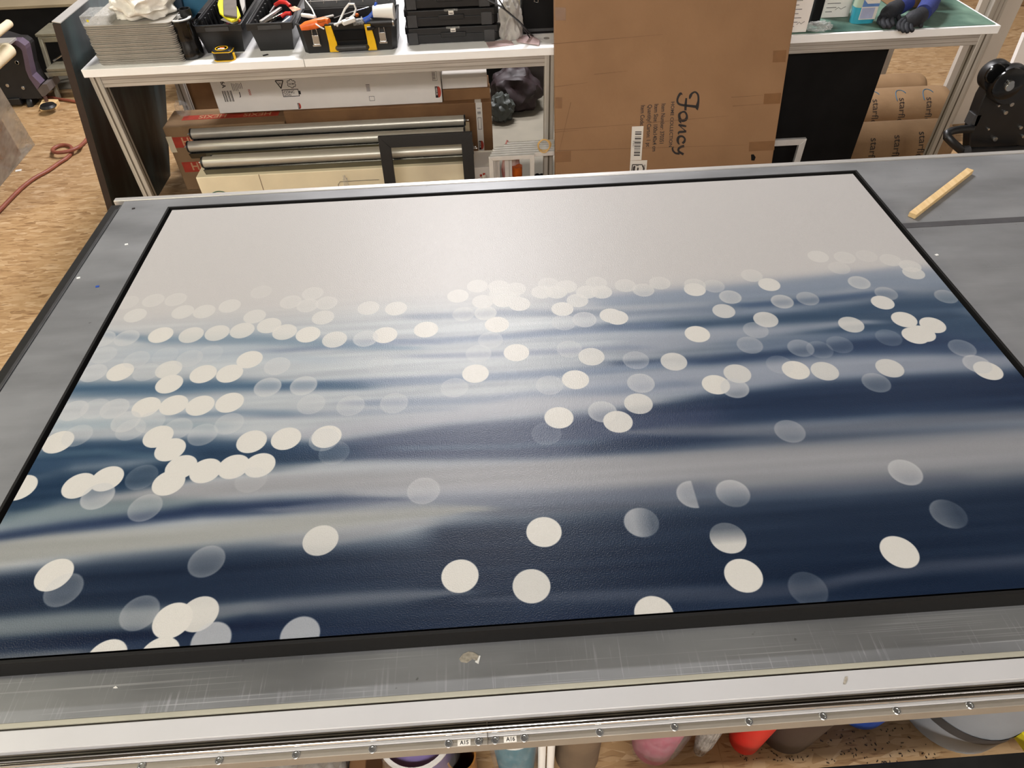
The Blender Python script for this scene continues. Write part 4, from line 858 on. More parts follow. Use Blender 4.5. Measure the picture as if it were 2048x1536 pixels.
# teal case standing behind
tc_=thing('teal_case','teal and navy upright case behind the black canister','case',(T(395,70).x,ty+.28,ZT))
A=V(352,62,1,ty+.14);
MB().prism([V(375,50,1,ty+.17),V(355,-20,1,ty+.17),V(425,-20,1,ty+.17),V(415,2,1,ty+.17)],(0,.02,0)).build('teal_side',M['teal'],tc_,smooth=0)
MB().prism([V(360,50,1,ty+.15),V(375,52,1,ty+.15),V(356,-25,1,ty+.15),V(334,-25,1,ty+.15)],(0,.25,0)).build('navy_spine',M['navy'],tc_,smooth=0)
tc_.location.z=ZT
solo('dark_block',MB().box(T(340,80).x,T(420,80).x,ty+.31,ty+.5,ZT+.0005,ZT+.10),M['black'],'low black box behind the canister carrying the teal case','box',bevel=.004)
# black ribbed bins
def bin_(label,ul,ur,vf,vt,name='storage_bin'):
    # ul,ur: body corners at the base front (v=vf)
    a,b_=T(ul,vf),T(ur,vf-3); y0=(a.y+b_.y)/2; x0,x1=a.x-.022,b_.x+.010; H=.115; D=.42
    t=thing(name,label,'bin',((x0+x1)/2,y0+D/2,ZT),'black storage bins')
    y0-=.0
    m=MB(); tk=.006
    m.taper(x0,x1,y0-.012,y0-.012+tk,ZT,ZT+H,.0)
    m.v=m.v[:-8]; m.f=[];m.mi=[]
    o=[(x0+.02,y0+.006),(x1-.02,y0+.006),(x1-.02,y0+D),(x0+.02,y0+D)]; p=[(x0,y0-.012),(x1,y0-.012),(x1,y0+D),(x0,y0+D)]
    i0=[(x0+.024,y0+.012),(x1-.024,y0+.012),(x1-.024,y0+D-.006),(x0+.024,y0+D-.006)]; i1=[(x0+.008,y0-.004),(x1-.008,y0-.004),(x1-.008,y0+D-.008),(x0+.008,y0+D-.008)]
    vs=[(x,y,ZT) for x,y in o]+[(x,y,ZT+H) for x,y in p]+[(x,y,ZT+H) for x,y in i1]+[(x,y,ZT+.006) for x,y in i0]
    m.add(vs,[(3,2,1,0)]+[(r*4+i,r*4+(i+1)%4,(r+1)*4+(i+1)%4,(r+1)*4+i) for r in range(3) for i in range(4)]+[(12,13,14,15)])
    m.build('body',M['black'],t,smooth=0)
    m=MB().box(x0-.006,x1+.006,y0-.022,y0-.0125,ZT+H-.024,ZT+H+.004).box(x0-.006,x0-.0005,y0-.0125,y0+D,ZT+H-.024,ZT+H+.004).box(x1+.0005,x1+.006,y0-.0125,y0+D,ZT+H-.024,ZT+H+.004)
    m.build('rim',M['black'],t,bevel=.002)
    MB().box((x0+x1)/2-.05,(x0+x1)/2+.05,y0-.025,y0-.021,ZT+H-.020,ZT+H-.004).build('label_holder',M['darkgrey'],t,bevel=.001)
    rb=MB().box(x0+.016,x0+.024,y0+.04,y0+.052,ZT+.01,ZT+H).build('rib',M['black'],t,bevel=.002)
    for k in range(1,6):
        c=rb.copy(); COL.objects.link(c); c.parent=t; c.location=(0,k*.055,0)
    return x0,x1,y0,H
b1=bin_('left of two open black bins, holding the yellow pad and a magenta tool',417,493,107,85)
b2=bin_('right of two open black bins, filled with metal bars and a dark tape roll',522,592,103,82)
def onb(u,v,z=.075): return T(u,v,ZT+z)
# contents of the left bin
c=onb(455,25,.14)
yp=thing('yellow_pad','yellow hand pad with a dark strap lying in the left black bin','pad',(c.x,c.y,c.z))
pts=[onb(u,v,.13) for u,v in ((436,13),(440,30),(452,40),(464,46),(476,42),(482,34),(478,22),(470,6),(455,-2),(440,-2))]
MB().prism(pts,(0,0,.010)).build('pad_body',M['lemon'],yp,bevel=.003)
pts=[onb(u,v,.143) for u,v in ((448,33),(475,37),(474,14),(472,-14),(447,-14),(447,12))]
MB().prism(pts,(0,0,.008)).build('strap',mat('taupe strap',(92,84,76),.8),yp,bevel=.003)
pts=[onb(u,v,.10) for u,v in ((442,40),(470,50),(477,45),(450,36))]; 
solo('folded_paper',MB().prism(pts,(0,0,.003)),M['label'],'folded white paper under the yellow pad','paper',smooth=0)
solo('magenta_tool',MB().prism([onb(442,74,.03),onb(452,68,.03),onb(459,55,.05),onb(463,62,.05),onb(460,74,.03)],(0,0,.03)),M['magenta'],'small magenta pointed tool at the bottom of the left bin','tool',bevel=.003)
solo('white_spatula',MB().tube([onb(470,48,.09),onb(473,56,.08),onb(476,66,.07),onb(476,74,.06)],[.010,.009,.008,.013],12),M['white'],'white curved spatula in the left black bin','spatula',smooth=60)
solo('orange_ball',MB().blob(onb(481,50,.08),(.014,.014,.026),.1,2,3,3),M['orange'],'orange yellow ball at the right wall of the left bin','ball',smooth=60)
solo('white_bracket',MB().prism([onb(478,-12,.13),onb(490,-12,.13),onb(492,20,.12),onb(487,31,.12),onb(482,14,.12)],(0,0,.018)),M['grey'],'pale grey angled bracket beside the yellow pad','bracket',bevel=.002)
solo('olive_block',MB().obox(onb(458,54,.06),(.025,0,0),(0,.02,0),(0,0,.012)),mat('olive block',(96,98,72),.7),'small olive block under the yellow pad','block',bevel=.002)
# contents of the right bin
def bar(u0,v0,u1,v1,z,w_,h,m,name,label,cat='bar'):
    a,b_=onb(u0,v0,z),onb(u1,v1,z+.02); d=(b_-a)/2; sd=Vector((-d.y,d.x,0)).normalized()
    return solo(name,MB().obox((a+b_)/2,d,sd*w_,Vector((0,0,h))),m,label,cat,bevel=.0015)
bar(521,44,562,16,.10,.007,.005,M['alu'],'metal_bar','uppermost silver bar in the right black bin')
bar(524,49,566,26,.085,.007,.004,M['chrome'],'metal_bar','shiny bar under the uppermost silver bar in the right bin')
bar(519,46,556,33,.07,.010,.004,M['darkgrey'],'metal_bar','dark flat bar at the bottom of the bundle in the right bin')
rt=thing('red_pliers','red handled pliers leaning in the right black bin','pliers',onb(570,12,.1))
for n_,pp in (('handle',[(551,10,.12),(560,4,.14),(572,5,.14),(580,12,.13)]),('handle',[(563,33,.10),(572,27,.11),(582,27,.11)])):
    MB().tube([onb(*p) for p in pp],.0085,12).build(n_,M['red'],rt)
MB().tube([onb(540,26,.10),onb(551,10,.12)],.005,10).build('jaw',M['steel'],rt)
bar(564,45,580,33,.09,.008,.001,M['white'],'white_strip','short white strip in the right black bin','strip')
solo('dark_roll',MB().tube([onb(563,62,.05),onb(582,40,.06)],.024,20),M['navy'],'dark navy roll lying across the right black bin','roll')
solo('glass_jar',MB().lathe(onb(537,58,.03),[(.014,0),(.020,.004),(.020,.03),(.014,.036),(0,.036)],18),M['darkgrey'],'small grey jar in the right black bin','jar')
solo('wood_block',MB().obox(onb(556,58,.05),(.012,.006,0),(-.005,.012,.004),(0,-.004,.018)),M['pine'],'small wooden block beside the grey jar','block',bevel=.002)
solo('striped_screwdriver',MB().tube([onb(512,67,.05),onb(526,69,.05),onb(545,68,.05)],[.012,.011,.006],14),M['orange'],'orange screwdriver handle at the front of the right bin','screwdriver',smooth=60)
solo('brass_bits',MB().blob(onb(575,67,.03),(.016,.012,.012),.5,5,7,3),M['yellow'],'small yellow clip at the right corner of the bin','clip')
solo('hanging_tag',MB().prism([onb(578,16,.16),onb(590,13,.16),onb(602,19,.15),onb(586,24,.15)],(0,0,.002)),mat('tag paper',(206,178,142),.7,0,c2=(190,90,60),scale=60),'small printed paper tag on a yellow string above the right bin','tag',smooth=0)
solo('black_chip',MB().obox(T(531,110,ZT+.001),(.010,.006,0),(-.003,.005,0),(0,0,.0008)),M['black'],'tiny black plastic chip on the bench before the right bin','plastic chip')
# tape measure
c=T(447,124); tm=thing('tape_measure','black and yellow tape measure lying on the front edge of the long bench','tape measure',(c.x,c.y+.035,ZT))
cx,cy=c.x,c.y+.036
ol=lambda s,z:[Vector((cx+x*s,cy+y*s,z)) for x,y in ((-.040,-.022),(-.028,-.034),(.034,-.034),(.042,-.026),(.042,.02),(.03,.034),(-.026,.034),(-.04,.022))]
MB().prism(ol(1,ZT+.004),(0,0,.034)).build('body',M['black'],tm,bevel=.005)
for z in (ZT+.0005,ZT+.0345): MB().prism(ol(1.03,z),(0,0,.0035)).build('yellow_trim',M['yellow'],tm,bevel=.001)
MB().prism(ol(.98,ZT+.038),(0,0,.005)).build('top_cover',M['black'],tm,bevel=.003)
MB().lathe((cx-.003,cy,ZT+.0432),[(.027,0),(.027,.0012),(.023,.0012),(.023,0)],28).build('yellow_ring',M['yellow'],tm)
MB().box(cx-.017,cx+.012,cy-.012,cy-.001,ZT+.043,ZT+.0442).build('print_patch',M['label'],tm); MB().box(cx-.012,cx+.006,cy+.003,cy+.012,ZT+.043,ZT+.0442).build('print_patch',M['orange'],tm)
MB().box(cx+.042,cx+.048,cy-.02,cy-.005,ZT+.001,ZT+.028).build('lock_tab',M['yellow'],tm,bevel=.001)
# open toolbox with yellow straps
a,b_=T(612,108),T(797,99); bx0,bx1=a.x-.018,b_.x+.006; by0=(a.y+b_.y)/2; bD=.20; bH=.115
tbx=thing('toolbox','open black toolbox with two yellow straps and metal latches','toolbox',((bx0+bx1)/2,by0+bD/2,ZT))
def chz(x0,x1,y0,y1,ch): return [(x0+ch,y0),(x1-ch,y0),(x1,y0+ch),(x1,y1),(x0,y1),(x0,y0+ch)]
o0=chz(bx0+.012,bx1-.012,by0+.004,by0+bD,.02);o1=chz(bx0,bx1,by0-.006,by0+bD+.004,.022);i1=chz(bx0+.008,bx1-.008,by0+.002,by0+bD-.004,.018);i0=chz(bx0+.018,bx1-.018,by0+.012,by0+bD-.010,.014)
vs=[(x,y,ZT) for x,y in o0]+[(x,y,ZT+bH) for x,y in o1]+[(x,y,ZT+bH) for x,y in i1]+[(x,y,ZT+.02) for x,y in i0]
MB().add(vs,[(5,4,3,2,1,0)]+[(r*6+i,r*6+(i+1)%6,(r+1)*6+(i+1)%6,(r+1)*6+i) for r in range(3) for i in range(6)]+[(18,19,20,21,22,23)]).build('body',M['black'],tbx,smooth=0)
m=MB(); q=[Vector((x,y,ZT+bH+.001)) for x,y in o1]
m.tube(q+[q[0]],.0045,8); m.build('rim',M['darkgrey'],tbx)
lid=MB().prism([(bx0+.01,by0+bD+.012,ZT+bH),(bx1-.01,by0+bD+.012,ZT+bH),(bx1-.02,by0+bD+.10,ZT+bH+.16),(bx0+.02,by0+bD+.10,ZT+bH+.16)],(0,-.012,.004)).build('lid',M['darkgrey'],tbx,bevel=.004)
m=MB()
for k in range(7):
    xx=bx0+.04+k*(bx1-bx0-.08)/6; m.tube([(xx,by0+bD+.006,ZT+bH+.02),(xx+(.006*(3-k)/3),by0+bD+.082,ZT+bH+.15)],.002,5)
m.tube([(bx0+.03,by0+bD+.010,ZT+bH+.03),(bx1-.03,by0+bD+.010,ZT+bH+.03)],.002,5)
m.build('lid_divider',M['grey'],lid)
def bxw(u): return T(u,80,ZT+.06).x
for u0,u1 in ((652,664),(729,741)):
    xx0,xx1=bxw(u0+2),bxw(u1+5)
    MB().prism([(xx0,by0-.008,ZT+bH-.004),(xx1-.006,by0-.008,ZT+bH-.004),(xx1+.004,by0-.004,ZT+.045),(xx1+.006,by0-.004,ZT+.006),(xx0-.000,by0-.004,ZT+.006),(xx0+.002,by0-.004,ZT+.045)],(0,-.008,0)).build('yellow_strap',M['yellow'],tbx,bevel=.002)
for u in (630,762):
    xc=bxw(u)+.004
    MB().box(xc-.014,xc+.014,by0-.016,by0-.004,ZT+.04,ZT+.078).build('latch',M['steel'],tbx,bevel=.002)
    lo=tbx
    MB().tube([(xc-.012,by0-.012,ZT+.075),(xc-.010,by0-.014,ZT+.098),(xc-.006,by0-.012,ZT+.104)],.0016,6).build('latch_wire',M['steel'],tbx)
    MB().tube([(xc+.012,by0-.012,ZT+.075),(xc+.010,by0-.014,ZT+.098),(xc+.006,by0-.012,ZT+.104)],.0016,6).build('latch_wire',M['steel'],tbx)
    MB().box(xc-.017,xc+.017,by0-.020,by0-.010,ZT+.034,ZT+.042).build('latch_lip',M['steel'],tbx,bevel=.001)
xa,xc=bxw(668)+.004,bxw(730)
MB().tube([(xa,by0-.006,ZT+.02),(xa+.004,by0-.02,ZT+.024),(xc-.004,by0-.02,ZT+.024),(xc,by0-.006,ZT+.02)],.011,12).build('handle',M['darkgrey'],tbx)
MB().box(xa,xc,by0-.012,by0-.004,ZT+.05,ZT+.09).build('front_plate',M['blackmatte'],tbx,bevel=.003)
# contents of the toolbox
def onx(u,v,z=.11): return T(u,v,ZT+z)
ot=thing('orange_trimmer','orange handled trimmer lying at the left in the open toolbox','trimmer',onx(628,50))
MB().tube([onx(601,56,.11),onx(612,52,.115),onx(630,48,.12),onx(650,42,.125),onx(658,43,.125)],[.010,.017,.019,.017,.012],14).build('handle',M['orange'],ot,smooth=60)
MB().tube([onx(634,43,.145),onx(650,40,.147)],[.009,.006],10).build('grip_insert',M['amber'],ot)
wc=thing('white_cable','white cable loop with an inline switch rising from the toolbox','cable',onx(700,40))
MB().tube([onx(674,52,.11),onx(682,36,.13),onx(690,18,.16),onx(698,8,.18),onx(708,8,.18),onx(712,18,.16),onx(708,30,.14),onx(694,40,.13),onx(668,50,.12)],.0045,10).build('cord',M['white'],wc)
a=onx(697,42,.135); MB().obox(a,(.025,.010,.004),(-.006,.013,0),(0,-.002,.009)).build('switch_body',M['white'],wc,bevel=.004)
MB().obox(a+Vector((-.002,0,.0105)),(.007,.003,0),(-.002,.005,0),(0,0,.002)).build('switch_button',M['grey'],wc,bevel=.001)
wk=thing('power_lead','thin white cord with a white plug end over the left rim of the toolbox','cord',onx(625,30))
MB().tube([onx(616,44,.12),onx(630,47,.125),onx(640,54,.12),onx(648,58,.11)],.003,8).build('cord',M['white'],wk)
MB().tube([onx(604,30,.13),onx(618,32,.13),onx(631,34,.13)],[.008,.009,.006],12).build('plug',M['white'],wk)
MB().tube([onx(631,34,.13),onx(624,18,.15),onx(612,2,.16),onx(606,-10,.16)],.003,8).build('cord',M['white'],wk)
solo('grey_spatula',MB().obox(onx(646,36,.105),(.045,.014,.004),(-.003,.008,0),(0,0,.003)),M['tray'],'grey flat spatula behind the orange trimmer','spatula',bevel=.001)
solo('thin_rod',MB().tube([onx(668,36,.125),onx(700,25,.14),onx(738,14,.15)],.002,6),M['steel'],'thin steel rod across the open toolbox','rod')
cl_=thing('blue_clamp','blue lever clamp with a clear sleeve in the toolbox','clamp',onx(730,40))
MB().tube([onx(729,42,.12),onx(740,36,.13),onx(746,26,.15),onx(750,14,.17),onx(752,6,.18)],[.013,.012,.008,.005,.006],12).build('lever',M['blue'],cl_,smooth=60)
MB().tube([onx(706,45,.12),onx(726,42,.12)],.013,14).build('sleeve',M['clear'],cl_)
MB().lathe(onx(724,42,.12),[(.017,-.002),(.018,.002),(.010,.004)],18,'X').build('collar',M['clear'],cl_)
wp=thing('white_cup','white cylindrical cup lying at the right in the open toolbox','cup',onx(768,26))
MB().tube([onx(747,24,.15),onx(788,23,.15)],[.024,.031],24).build('cup',M['white'],wp)
bp2=thing('black_cylinder','black ribbed cylinder with a metal end lying in front of the white cup','cylinder',onx(765,42))
MB().tube([onx(742,45,.115),onx(785,43,.115)],.020,22).build('body',M['black'],bp2); MB().tube([onx(785,43,.115),onx(789,43,.115)],.019,22).build('end',M['steel'],bp2)
solo('black_hose_coil',MB().tube([onx(735+14*math.sin(t),51-6*math.cos(t),.10) for t in [k*.4 for k in range(9)]],.008,10),M['black'],'black ribbed hose curl beside the black cylinder','hose')
for (u,v,mm,lab) in ((660,52,'amber','small amber fitting under the white cable'),(673,51,'amber','small amber fitting beside the cable end'),(714,30,'amber','amber ball at the back of the toolbox')):
    solo('small_fitting',MB().blob(onx(u,v,.10),(.009,.008,.008),.2,4,u,2),M[mm],lab,'fitting','small fittings in the toolbox')
solo('screw_heap',MB().blob(onx(725,54,.075),(.05,.015,.012),.6,9,4,4),M['steel'],'loose bright screws at the front inside the toolbox','screws',kind=None) if 0 else None
# three flat organiser cases
def case_(label,vb,ul,ur,z,dx):
    a,b_=T(ul,vb,z),T(ur,vb-10,z); x0,x1=a.x,b_.x; y0=a.y if dx is None else dx
    t=thing('organiser_case',label,'case',((x0+x1)/2,y0+.15,z),'stacked black organiser cases')
    h=.068; D=.32; cd=chz(x0,x1,y0,y0+D,.018)
    MB().prism([Vector((x,y,z+.002)) for x,y in chz(x0+.004,x1-.004,y0+.004,y0+D,.018)],(0,0,h*.52)).build('base',M['black'],t,bevel=.002)
    MB().prism([Vector((x,y,z+h*.56)) for x,y in cd],(0,0,h*.42)).build('lid',M['black'],t,bevel=.003)
    xm=(x0+x1)/2; w_=x1-x0
    MB().box(x0+.012,x0+.055,y0-.004,y0+.01,z+.001,z+h*.74).build('latch',M['darkgrey'],t,bevel=.002)
    MB().box(x1-.075,x1-.028,y0-.004,y0+.01,z+.001,z+h*.74).build('latch',M['darkgrey'],t,bevel=.002)
    hd=MB().box(xm-.055,xm+.055,y0-.006,y0+.01,z+h*.40,z+h*.70).build('handle',M['black'],t,bevel=.003)
    MB().box(xm-.029,xm+.029,y0-.0045,y0+.002,z+h*.90,z+h*1.0).build('clear_strip',M['clear'],t)
    lb=MB().box(xm-.011,xm+.011,y0-.0055,y0,z+h*.70,z+h*.92).build('label_plate',M['label'],t)
    m=MB().box(xm-.008,xm+.008,y0-.0062,y0-.005,z+h*.76,z+h*.80); m.build('small_print',M['inkgrey'],lb)
    return x0,x1,y0,h
q=case_('lowest of the three black organiser cases stacked on the bench',91,813,1003,ZT+.0005,None)
q=case_('middle one of the three stacked black organiser cases',None or 60,810,998,ZT+.0695,q[2]+.002)
q3=case_('topmost of the three black organiser cases, carrying the pale tray',30,806,994,ZT+.1385,q[2]+.006)
z3=ZT+.1385+.069
solo('pale_parts_tray',MB().box(q3[0]+.03,q3[1]-.06,q3[2]+.015,q3[2]+.22,z3,z3+.012),M['grey'],'pale grey parts tray lying on top of the organiser cases','tray',bevel=.002)
solo('brown_parts',MB().blob(((q3[0]+q3[1])/2+.02,q3[2]+.09,z3+.03),(.05,.03,.02),.4,4,9,4,flat=z3+.0125),M['kraft2'],'small brown packet on the pale parts tray','packet')
# grey cloth, black rods and pink cards
c=T(1022,83)
solo('grey_cloth',MB().blob((c.x,c.y+.05,ZT+.06),(.052,.05,.10),.40,1.5,41,sub=5,flat=ZT+.0004,ridge=True),M['greycloth'],'crumpled grey cloth between the organiser cases and the black flight case','cloth',smooth=60)
rd=lambda pts,r,lab:solo('black_rod',MB().tube(pts,r,8),M['black'],lab,'rod','thin black rods by the grey cloth')
rd([T(1066,73,ZT+.004),T(1040,45,ZT+.10),T(1005,15,ZT+.2),T(960,-8,ZT+.24)],.004,'longer curved black rod falling across the grey cloth')
rd([T(1060,76,ZT+.006),T(1038,42,ZT+.10),T(1012,22,ZT+.16),T(995,-6,ZT+.24)],.003,'thinner black rod crossing the longer one over the grey cloth')
pk=lambda pts,z,lab:solo('pink_card',MB().prism([T(u,v,ZT+z) for u,v in pts],(0,0,.0035)),M['pinkcard'],lab,'card','pink cards on the bench',smooth=0)
pk(((972,86),(1020,80),(1028,90),(978,96)),.0004,'left pink printed card lying flat near the bench edge')
pk(((1030,73),(1062,72),(1080,82),(1078,91),(1034,84)),.004,'right pink printed card sticking out under the grey cloth')
# flight case at the carton
fx0,fx1=T(1046,70).x,.60; fy=T(1060,69).y
fc=thing('flight_case','black flight case with a silver latch standing on the bench beside the carton','case',((fx0+fx1)/2,fy+.15,ZT))
MB().box(fx0,fx1,fy,fy+.30,ZT+.0005,ZT+.33).build('body',M['blackmatte'],fc,bevel=.006)
MB().box(fx0-.001,fx1,fy-.002,fy,ZT+.012,ZT+.024).build('edge_band',M['darkgrey'],fc)
lx=T(1078,10,ZT+.15).x
MB().box(lx-.018,lx+.012,fy-.010,fy,ZT+.16,ZT+.19).build('latch',M['steel'],fc,bevel=.002)
m=MB(); m.tube([(lx-.012,fy-.012,ZT+.16),(lx-.012,fy-.012,ZT+.135),(lx+.004,fy-.012,ZT+.132),(lx+.006,fy-.012,ZT+.16)],.002,6); m.build('latch_loop',M['steel'],fc)
solo('grey_disc',MB().lathe(T(1093,77,ZT+.0005),[(.012,0),(.013,.002),(0,.003)],18),M['grey'],'small grey disc on the bench by the carton edge','disc')
solo('cream_board',MB().box(T(1003,0).x,T(1030,0).x,fy+.10,fy+.12,ZT+.0005,ZT+.34),M['cream'],'narrow cream board standing behind the grey cloth','board',bevel=.001)
# ---------------- things on the right bench ---------------------------------------
ZM=ZT+.0035
def R_(u,v,z=ZM): return T(u,v,z)
def wbox(label,ul,ur,v,h,D):
    a,b_=R_(ul,v),R_(ur,v-2); y0=(a.y+b_.y)/2
    t=thing('white_parcel',label,'box',((a.x+b_.x)/2,y0+D/2,ZM))
    MB().box(a.x,b_.x,y0,y0+D,ZM,ZM+h).build('box_body',M['whitebox'],t,bevel=.002)
    m=MB(); w_=b_.x-a.x
    for k in range(9):
        zz=ZM+h*(.12+.085*k); m.box(a.x+w_*.12,a.x+w_*(.35+.3*((k*37)%5)/5),y0-.0006,y0+.0004,zz,zz+.0022)
    m.build('small_print',M['inkgrey'],t)
    m=MB().tube([(a.x+w_*.45,y0-.0006,ZM+h*.16),(a.x+w_*.55,y0-.0006,ZM+h*.21),(a.x+w_*.65,y0-.0006,ZM+h*.17),(a.x+w_*.8,y0-.0006,ZM+h*.22)],.0009,5); m.build('signature',M['ink'],t)
wbox('white parcel with a shipping label at the carton edge, nearest on the green mat',1570,1612,66,.20,.06)
wbox('second white parcel with a printed label, left of the blue bottle',1640,1697,36,.20,.08)
c=R_(1630,50); solo('black_pouch',MB().box(c.x-.022,c.x+.02,c.y-.0,c.y+.05,ZM,ZM+.16),M['blackmatte'],'black pouch standing between the two white parcels','pouch',bevel=.008)
c=R_(1637,62); solo('clear_wrap',MB().blob((c.x,c.y+.012,ZM+.014),(.055,.03,.02),.5,4,17,4,flat=ZM+.0003,ridge=True),M['clear'],'crumpled clear wrapper on the green mat before the parcels','wrapper')
c=R_(1727,48); cy=c.y+.03
bt_=thing('cleaner_bottle','flat bottle of blue cleaning liquid with a printed label on the green mat','bottle',(c.x,cy,ZM))
def flatb(z0,z1,w0,w1,d0,d1):
    vs=[]; n=20
    for z,w_,d in ((z0,w0,d0),(z1,w1,d1)):
        for k in range(n):
            a=2*math.pi*k/n; ca_,sa=math.cos(a),math.sin(a); e=.55
            vs.append((c.x+w_*abs(ca_)**e*(1 if ca_>0 else -1),cy+d*abs(sa)**e*(1 if sa>0 else -1),z))
    return vs,[(k,(k+1)%n,n+(k+1)%n,n+k) for k in range(n)]+[tuple(range(n))[::-1],tuple(range(n,2*n))]
MB().add(*flatb(ZM,ZM+.065,.050,.054,.026,.028)).build('liquid',M['liquid'],bt_)
MB().add(*flatb(ZM+.0655,ZM+.19,.0535,.046,.0275,.024)).build('upper_body',M['bottleclear'],bt_)
MB().lathe((c.x,cy,ZM+.19),[(.02,0),(.016,.02),(.016,.04),(0,.04)],18).build('cap',M['blue'],bt_)
lp=MB().box(c.x-.030,c.x+.044,cy-.0305,cy-.0275,ZM+.018,ZM+.13).build('label_panel',M['label'],bt_,bevel=.001)
MB().prism([(c.x-.030,cy-.0312,ZM+.07),(c.x+.044,cy-.0312,ZM+.07),(c.x+.044,cy-.0312,ZM+.082),(c.x-.01,cy-.0312,ZM+.082),(c.x-.030,cy-.0312,ZM+.100)],(0,.0005,0)).build('blue_band',mat('pale blue print',(92,130,186),.5),lp,smooth=0)
MB().box(c.x-.028,c.x+.030,cy-.0309,cy-.0304,ZM+.022,ZM+.066).build('lilac_panel',mat('lilac print',(168,172,200),.5),lp)
m=MB(); ccx,ccz=c.x+.004,ZM+.118
m.tube([(ccx+.016*math.cos(t),cy-.031,ccz+.019*math.sin(t)) for t in [k*math.pi/12 for k in range(25)]],.0028,6); m.build('emblem_ring',M['ink'],lp); text(lp,'B',(ccx-.009,cy-.0325,ccz-.011),(1,0,0),(0,0,1),.032,M['ink'])
solo('brown_small_box',MB().box(R_(1785,18).x,R_(1866,15).x,R_(1785,18).y,R_(1785,18).y+.2,ZM,ZM+.14),M['kraft'],'small brown box standing behind the blue gloves','box',bevel=.003)
def glove(label,P,cuff,fingers,w_):
    t=thing('work_glove',label,'glove',P[0],'blue work gloves')
    MB().tube(P,w_,18).build('hand',M['glovepalm'],t,smooth=60)
    MB().tube(*cuff,18).build('cuff',M['gloveblue'],t,smooth=60)
    for f in fingers:
        MB().tube(f+[f[-1]+(f[-1]-f[-2])*.25],(FR[:len(f)-1]+[.0085,.004]),12).build('finger',M['glovepalm'],t,smooth=60)
g=lambda u,v,z:R_(u,v,ZM+z)
FR=[.0115,.011,.0105,.0095,.006]
def fing(*p): return [g(*q_) for q_ in p]
glove('left blue work glove with a black palm, folded over beside the bottle',[g(1796,14,.05),g(1786,20,.045),g(1776,28,.04),g(1768,36,.032)],([g(1815,4,.055),g(1804,10,.052),g(1792,17,.046)],[.034,.035,.033]),
      [fing((1766,30,.035),(1760,36,.028),(1758,43,.02),(1762,49,.014)),fing((1770,35,.033),(1765,42,.026),(1766,49,.018),(1771,54,.013)),fing((1776,37,.03),(1773,44,.024),(1776,51,.017),(1781,55,.012)),fing((1782,36,.03),(1783,44,.023),(1787,50,.016)),fing((1790,28,.035),(1797,34,.026),(1799,41,.018))],[.032,.036,.034,.024])
glove('right blue work glove with its black fingers hanging toward the bench edge',[g(1842,30,.045),g(1832,36,.042),g(1821,40,.038),g(1811,43,.032)],([g(1866,-8,.06),g(1858,10,.056),g(1846,26,.048)],[.038,.039,.034]),
      [fing((1806,40,.032),(1799,46,.026),(1797,53,.019),(1800,59,.013)),fing((1811,43,.032),(1805,50,.025),(1804,57,.017),(1808,63,.010)),fing((1817,45,.03),(1812,52,.024),(1812,59,.016),(1816,64,.010)),fing((1824,45,.03),(1821,52,.023),(1822,58,.015),(1826,62,.010)),fing((1836,40,.035),(1842,46,.026),(1842,53,.018))],[.033,.036,.034,.024])
# ---------------- black clamp machine at the right --------------------------------
Yk=2.2
K=lambda zx,zy,Y=Yk:V(1870+zx*.1497,90+zy*.1497,1,Y)
cm=thing('clamp_machine','black metal clamp unit with two round knobs and a bent handle beyond the table edge','machine',(K(800,1400).x,Yk,0))
pl_=[K(720,580),K(640,720),K(570,900),K(515,1060),K(470,1200),K(458,1420),K(520,1480),K(1250,1450),K(1500,900),K(1450,560),K(1190,420),K(900,480)]
MB().prism(pl_,(0,.05,0)).build('side_plate',M['black'],cm,bevel=.004)
def disc_(c,r,th,mm,name,par,prof=None):
    return MB().lathe(c,prof or [(0,-th/2),(r*.9,-th/2),(r,-th*.3),(r,th*.3),(r*.9,th/2),(0,th/2)],36,'Y').build(name,mm,par)
k1=disc_(K(800,400,Yk-.0),.048,.045,M['black'],'knob',cm); 
disc_(K(800,380,Yk-.03),.030,.012,M['blackgloss'],'knob_face',k1)
k2=disc_(K(985,520,Yk-.03),.062,.05,M['black'],'knob',cm)
disc_(K(985,520,Yk-.06),.050,.01,M['blackgloss'],'knob_face',k2)
disc_(K(990,555,Yk-.07),.014,.012,M['steel'],'bolt',k2); disc_(K(1010,510,Yk-.07),.010,.012,M['steel'],'bolt',k2)
for zx,zy,r in ((1020,790,.0075),(940,900,.007),(845,808,.004),(710,1120,.004),(1142,1100,.006),(800,1255,.008),(755,1420,.008),(1175,1215,.006)):
    disc_(K(zx,zy,Yk-.004),r,.01,M['steel'],'bolt',cm)
hd=MB().tube([K(490,1120,Yk),K(330,1128,Yk-.01),K(215,1150,Yk-.02),K(165,1180,Yk-.03),K(160,1225,Yk-.04),K(240,1310,Yk-.05),K(380,1430,Yk-.05)],.0135,16).build('bent_handle',M['black'],cm,smooth=60)
MB().tube([K(350,1425,Yk-.05),K(440,1415,Yk-.05)],.019,18).build('handle_socket',M['darkgrey'],cm)
MB().tube([K(440,1420,Yk-.05),K(1200,1400,Yk-.03)],.014,14).build('cross_bar',M['black'],cm)
MB().obox(K(505,980,Yk+.02),(.012,0,0),(0,.02,0),(0,0,.02)).build('small_block',M['darkgrey'],cm,bevel=.001)
MB().box(K(700,1400).x,K(1100,1400).x,Yk+.0,Yk+.05,0,.80).build('post',M['black'],cm,bevel=.004)
MB().box(K(500,1400).x,K(1250,1400).x,Yk-.15,Yk+.25,0,.03).build('foot_plate',M['black'],cm,bevel=.004)
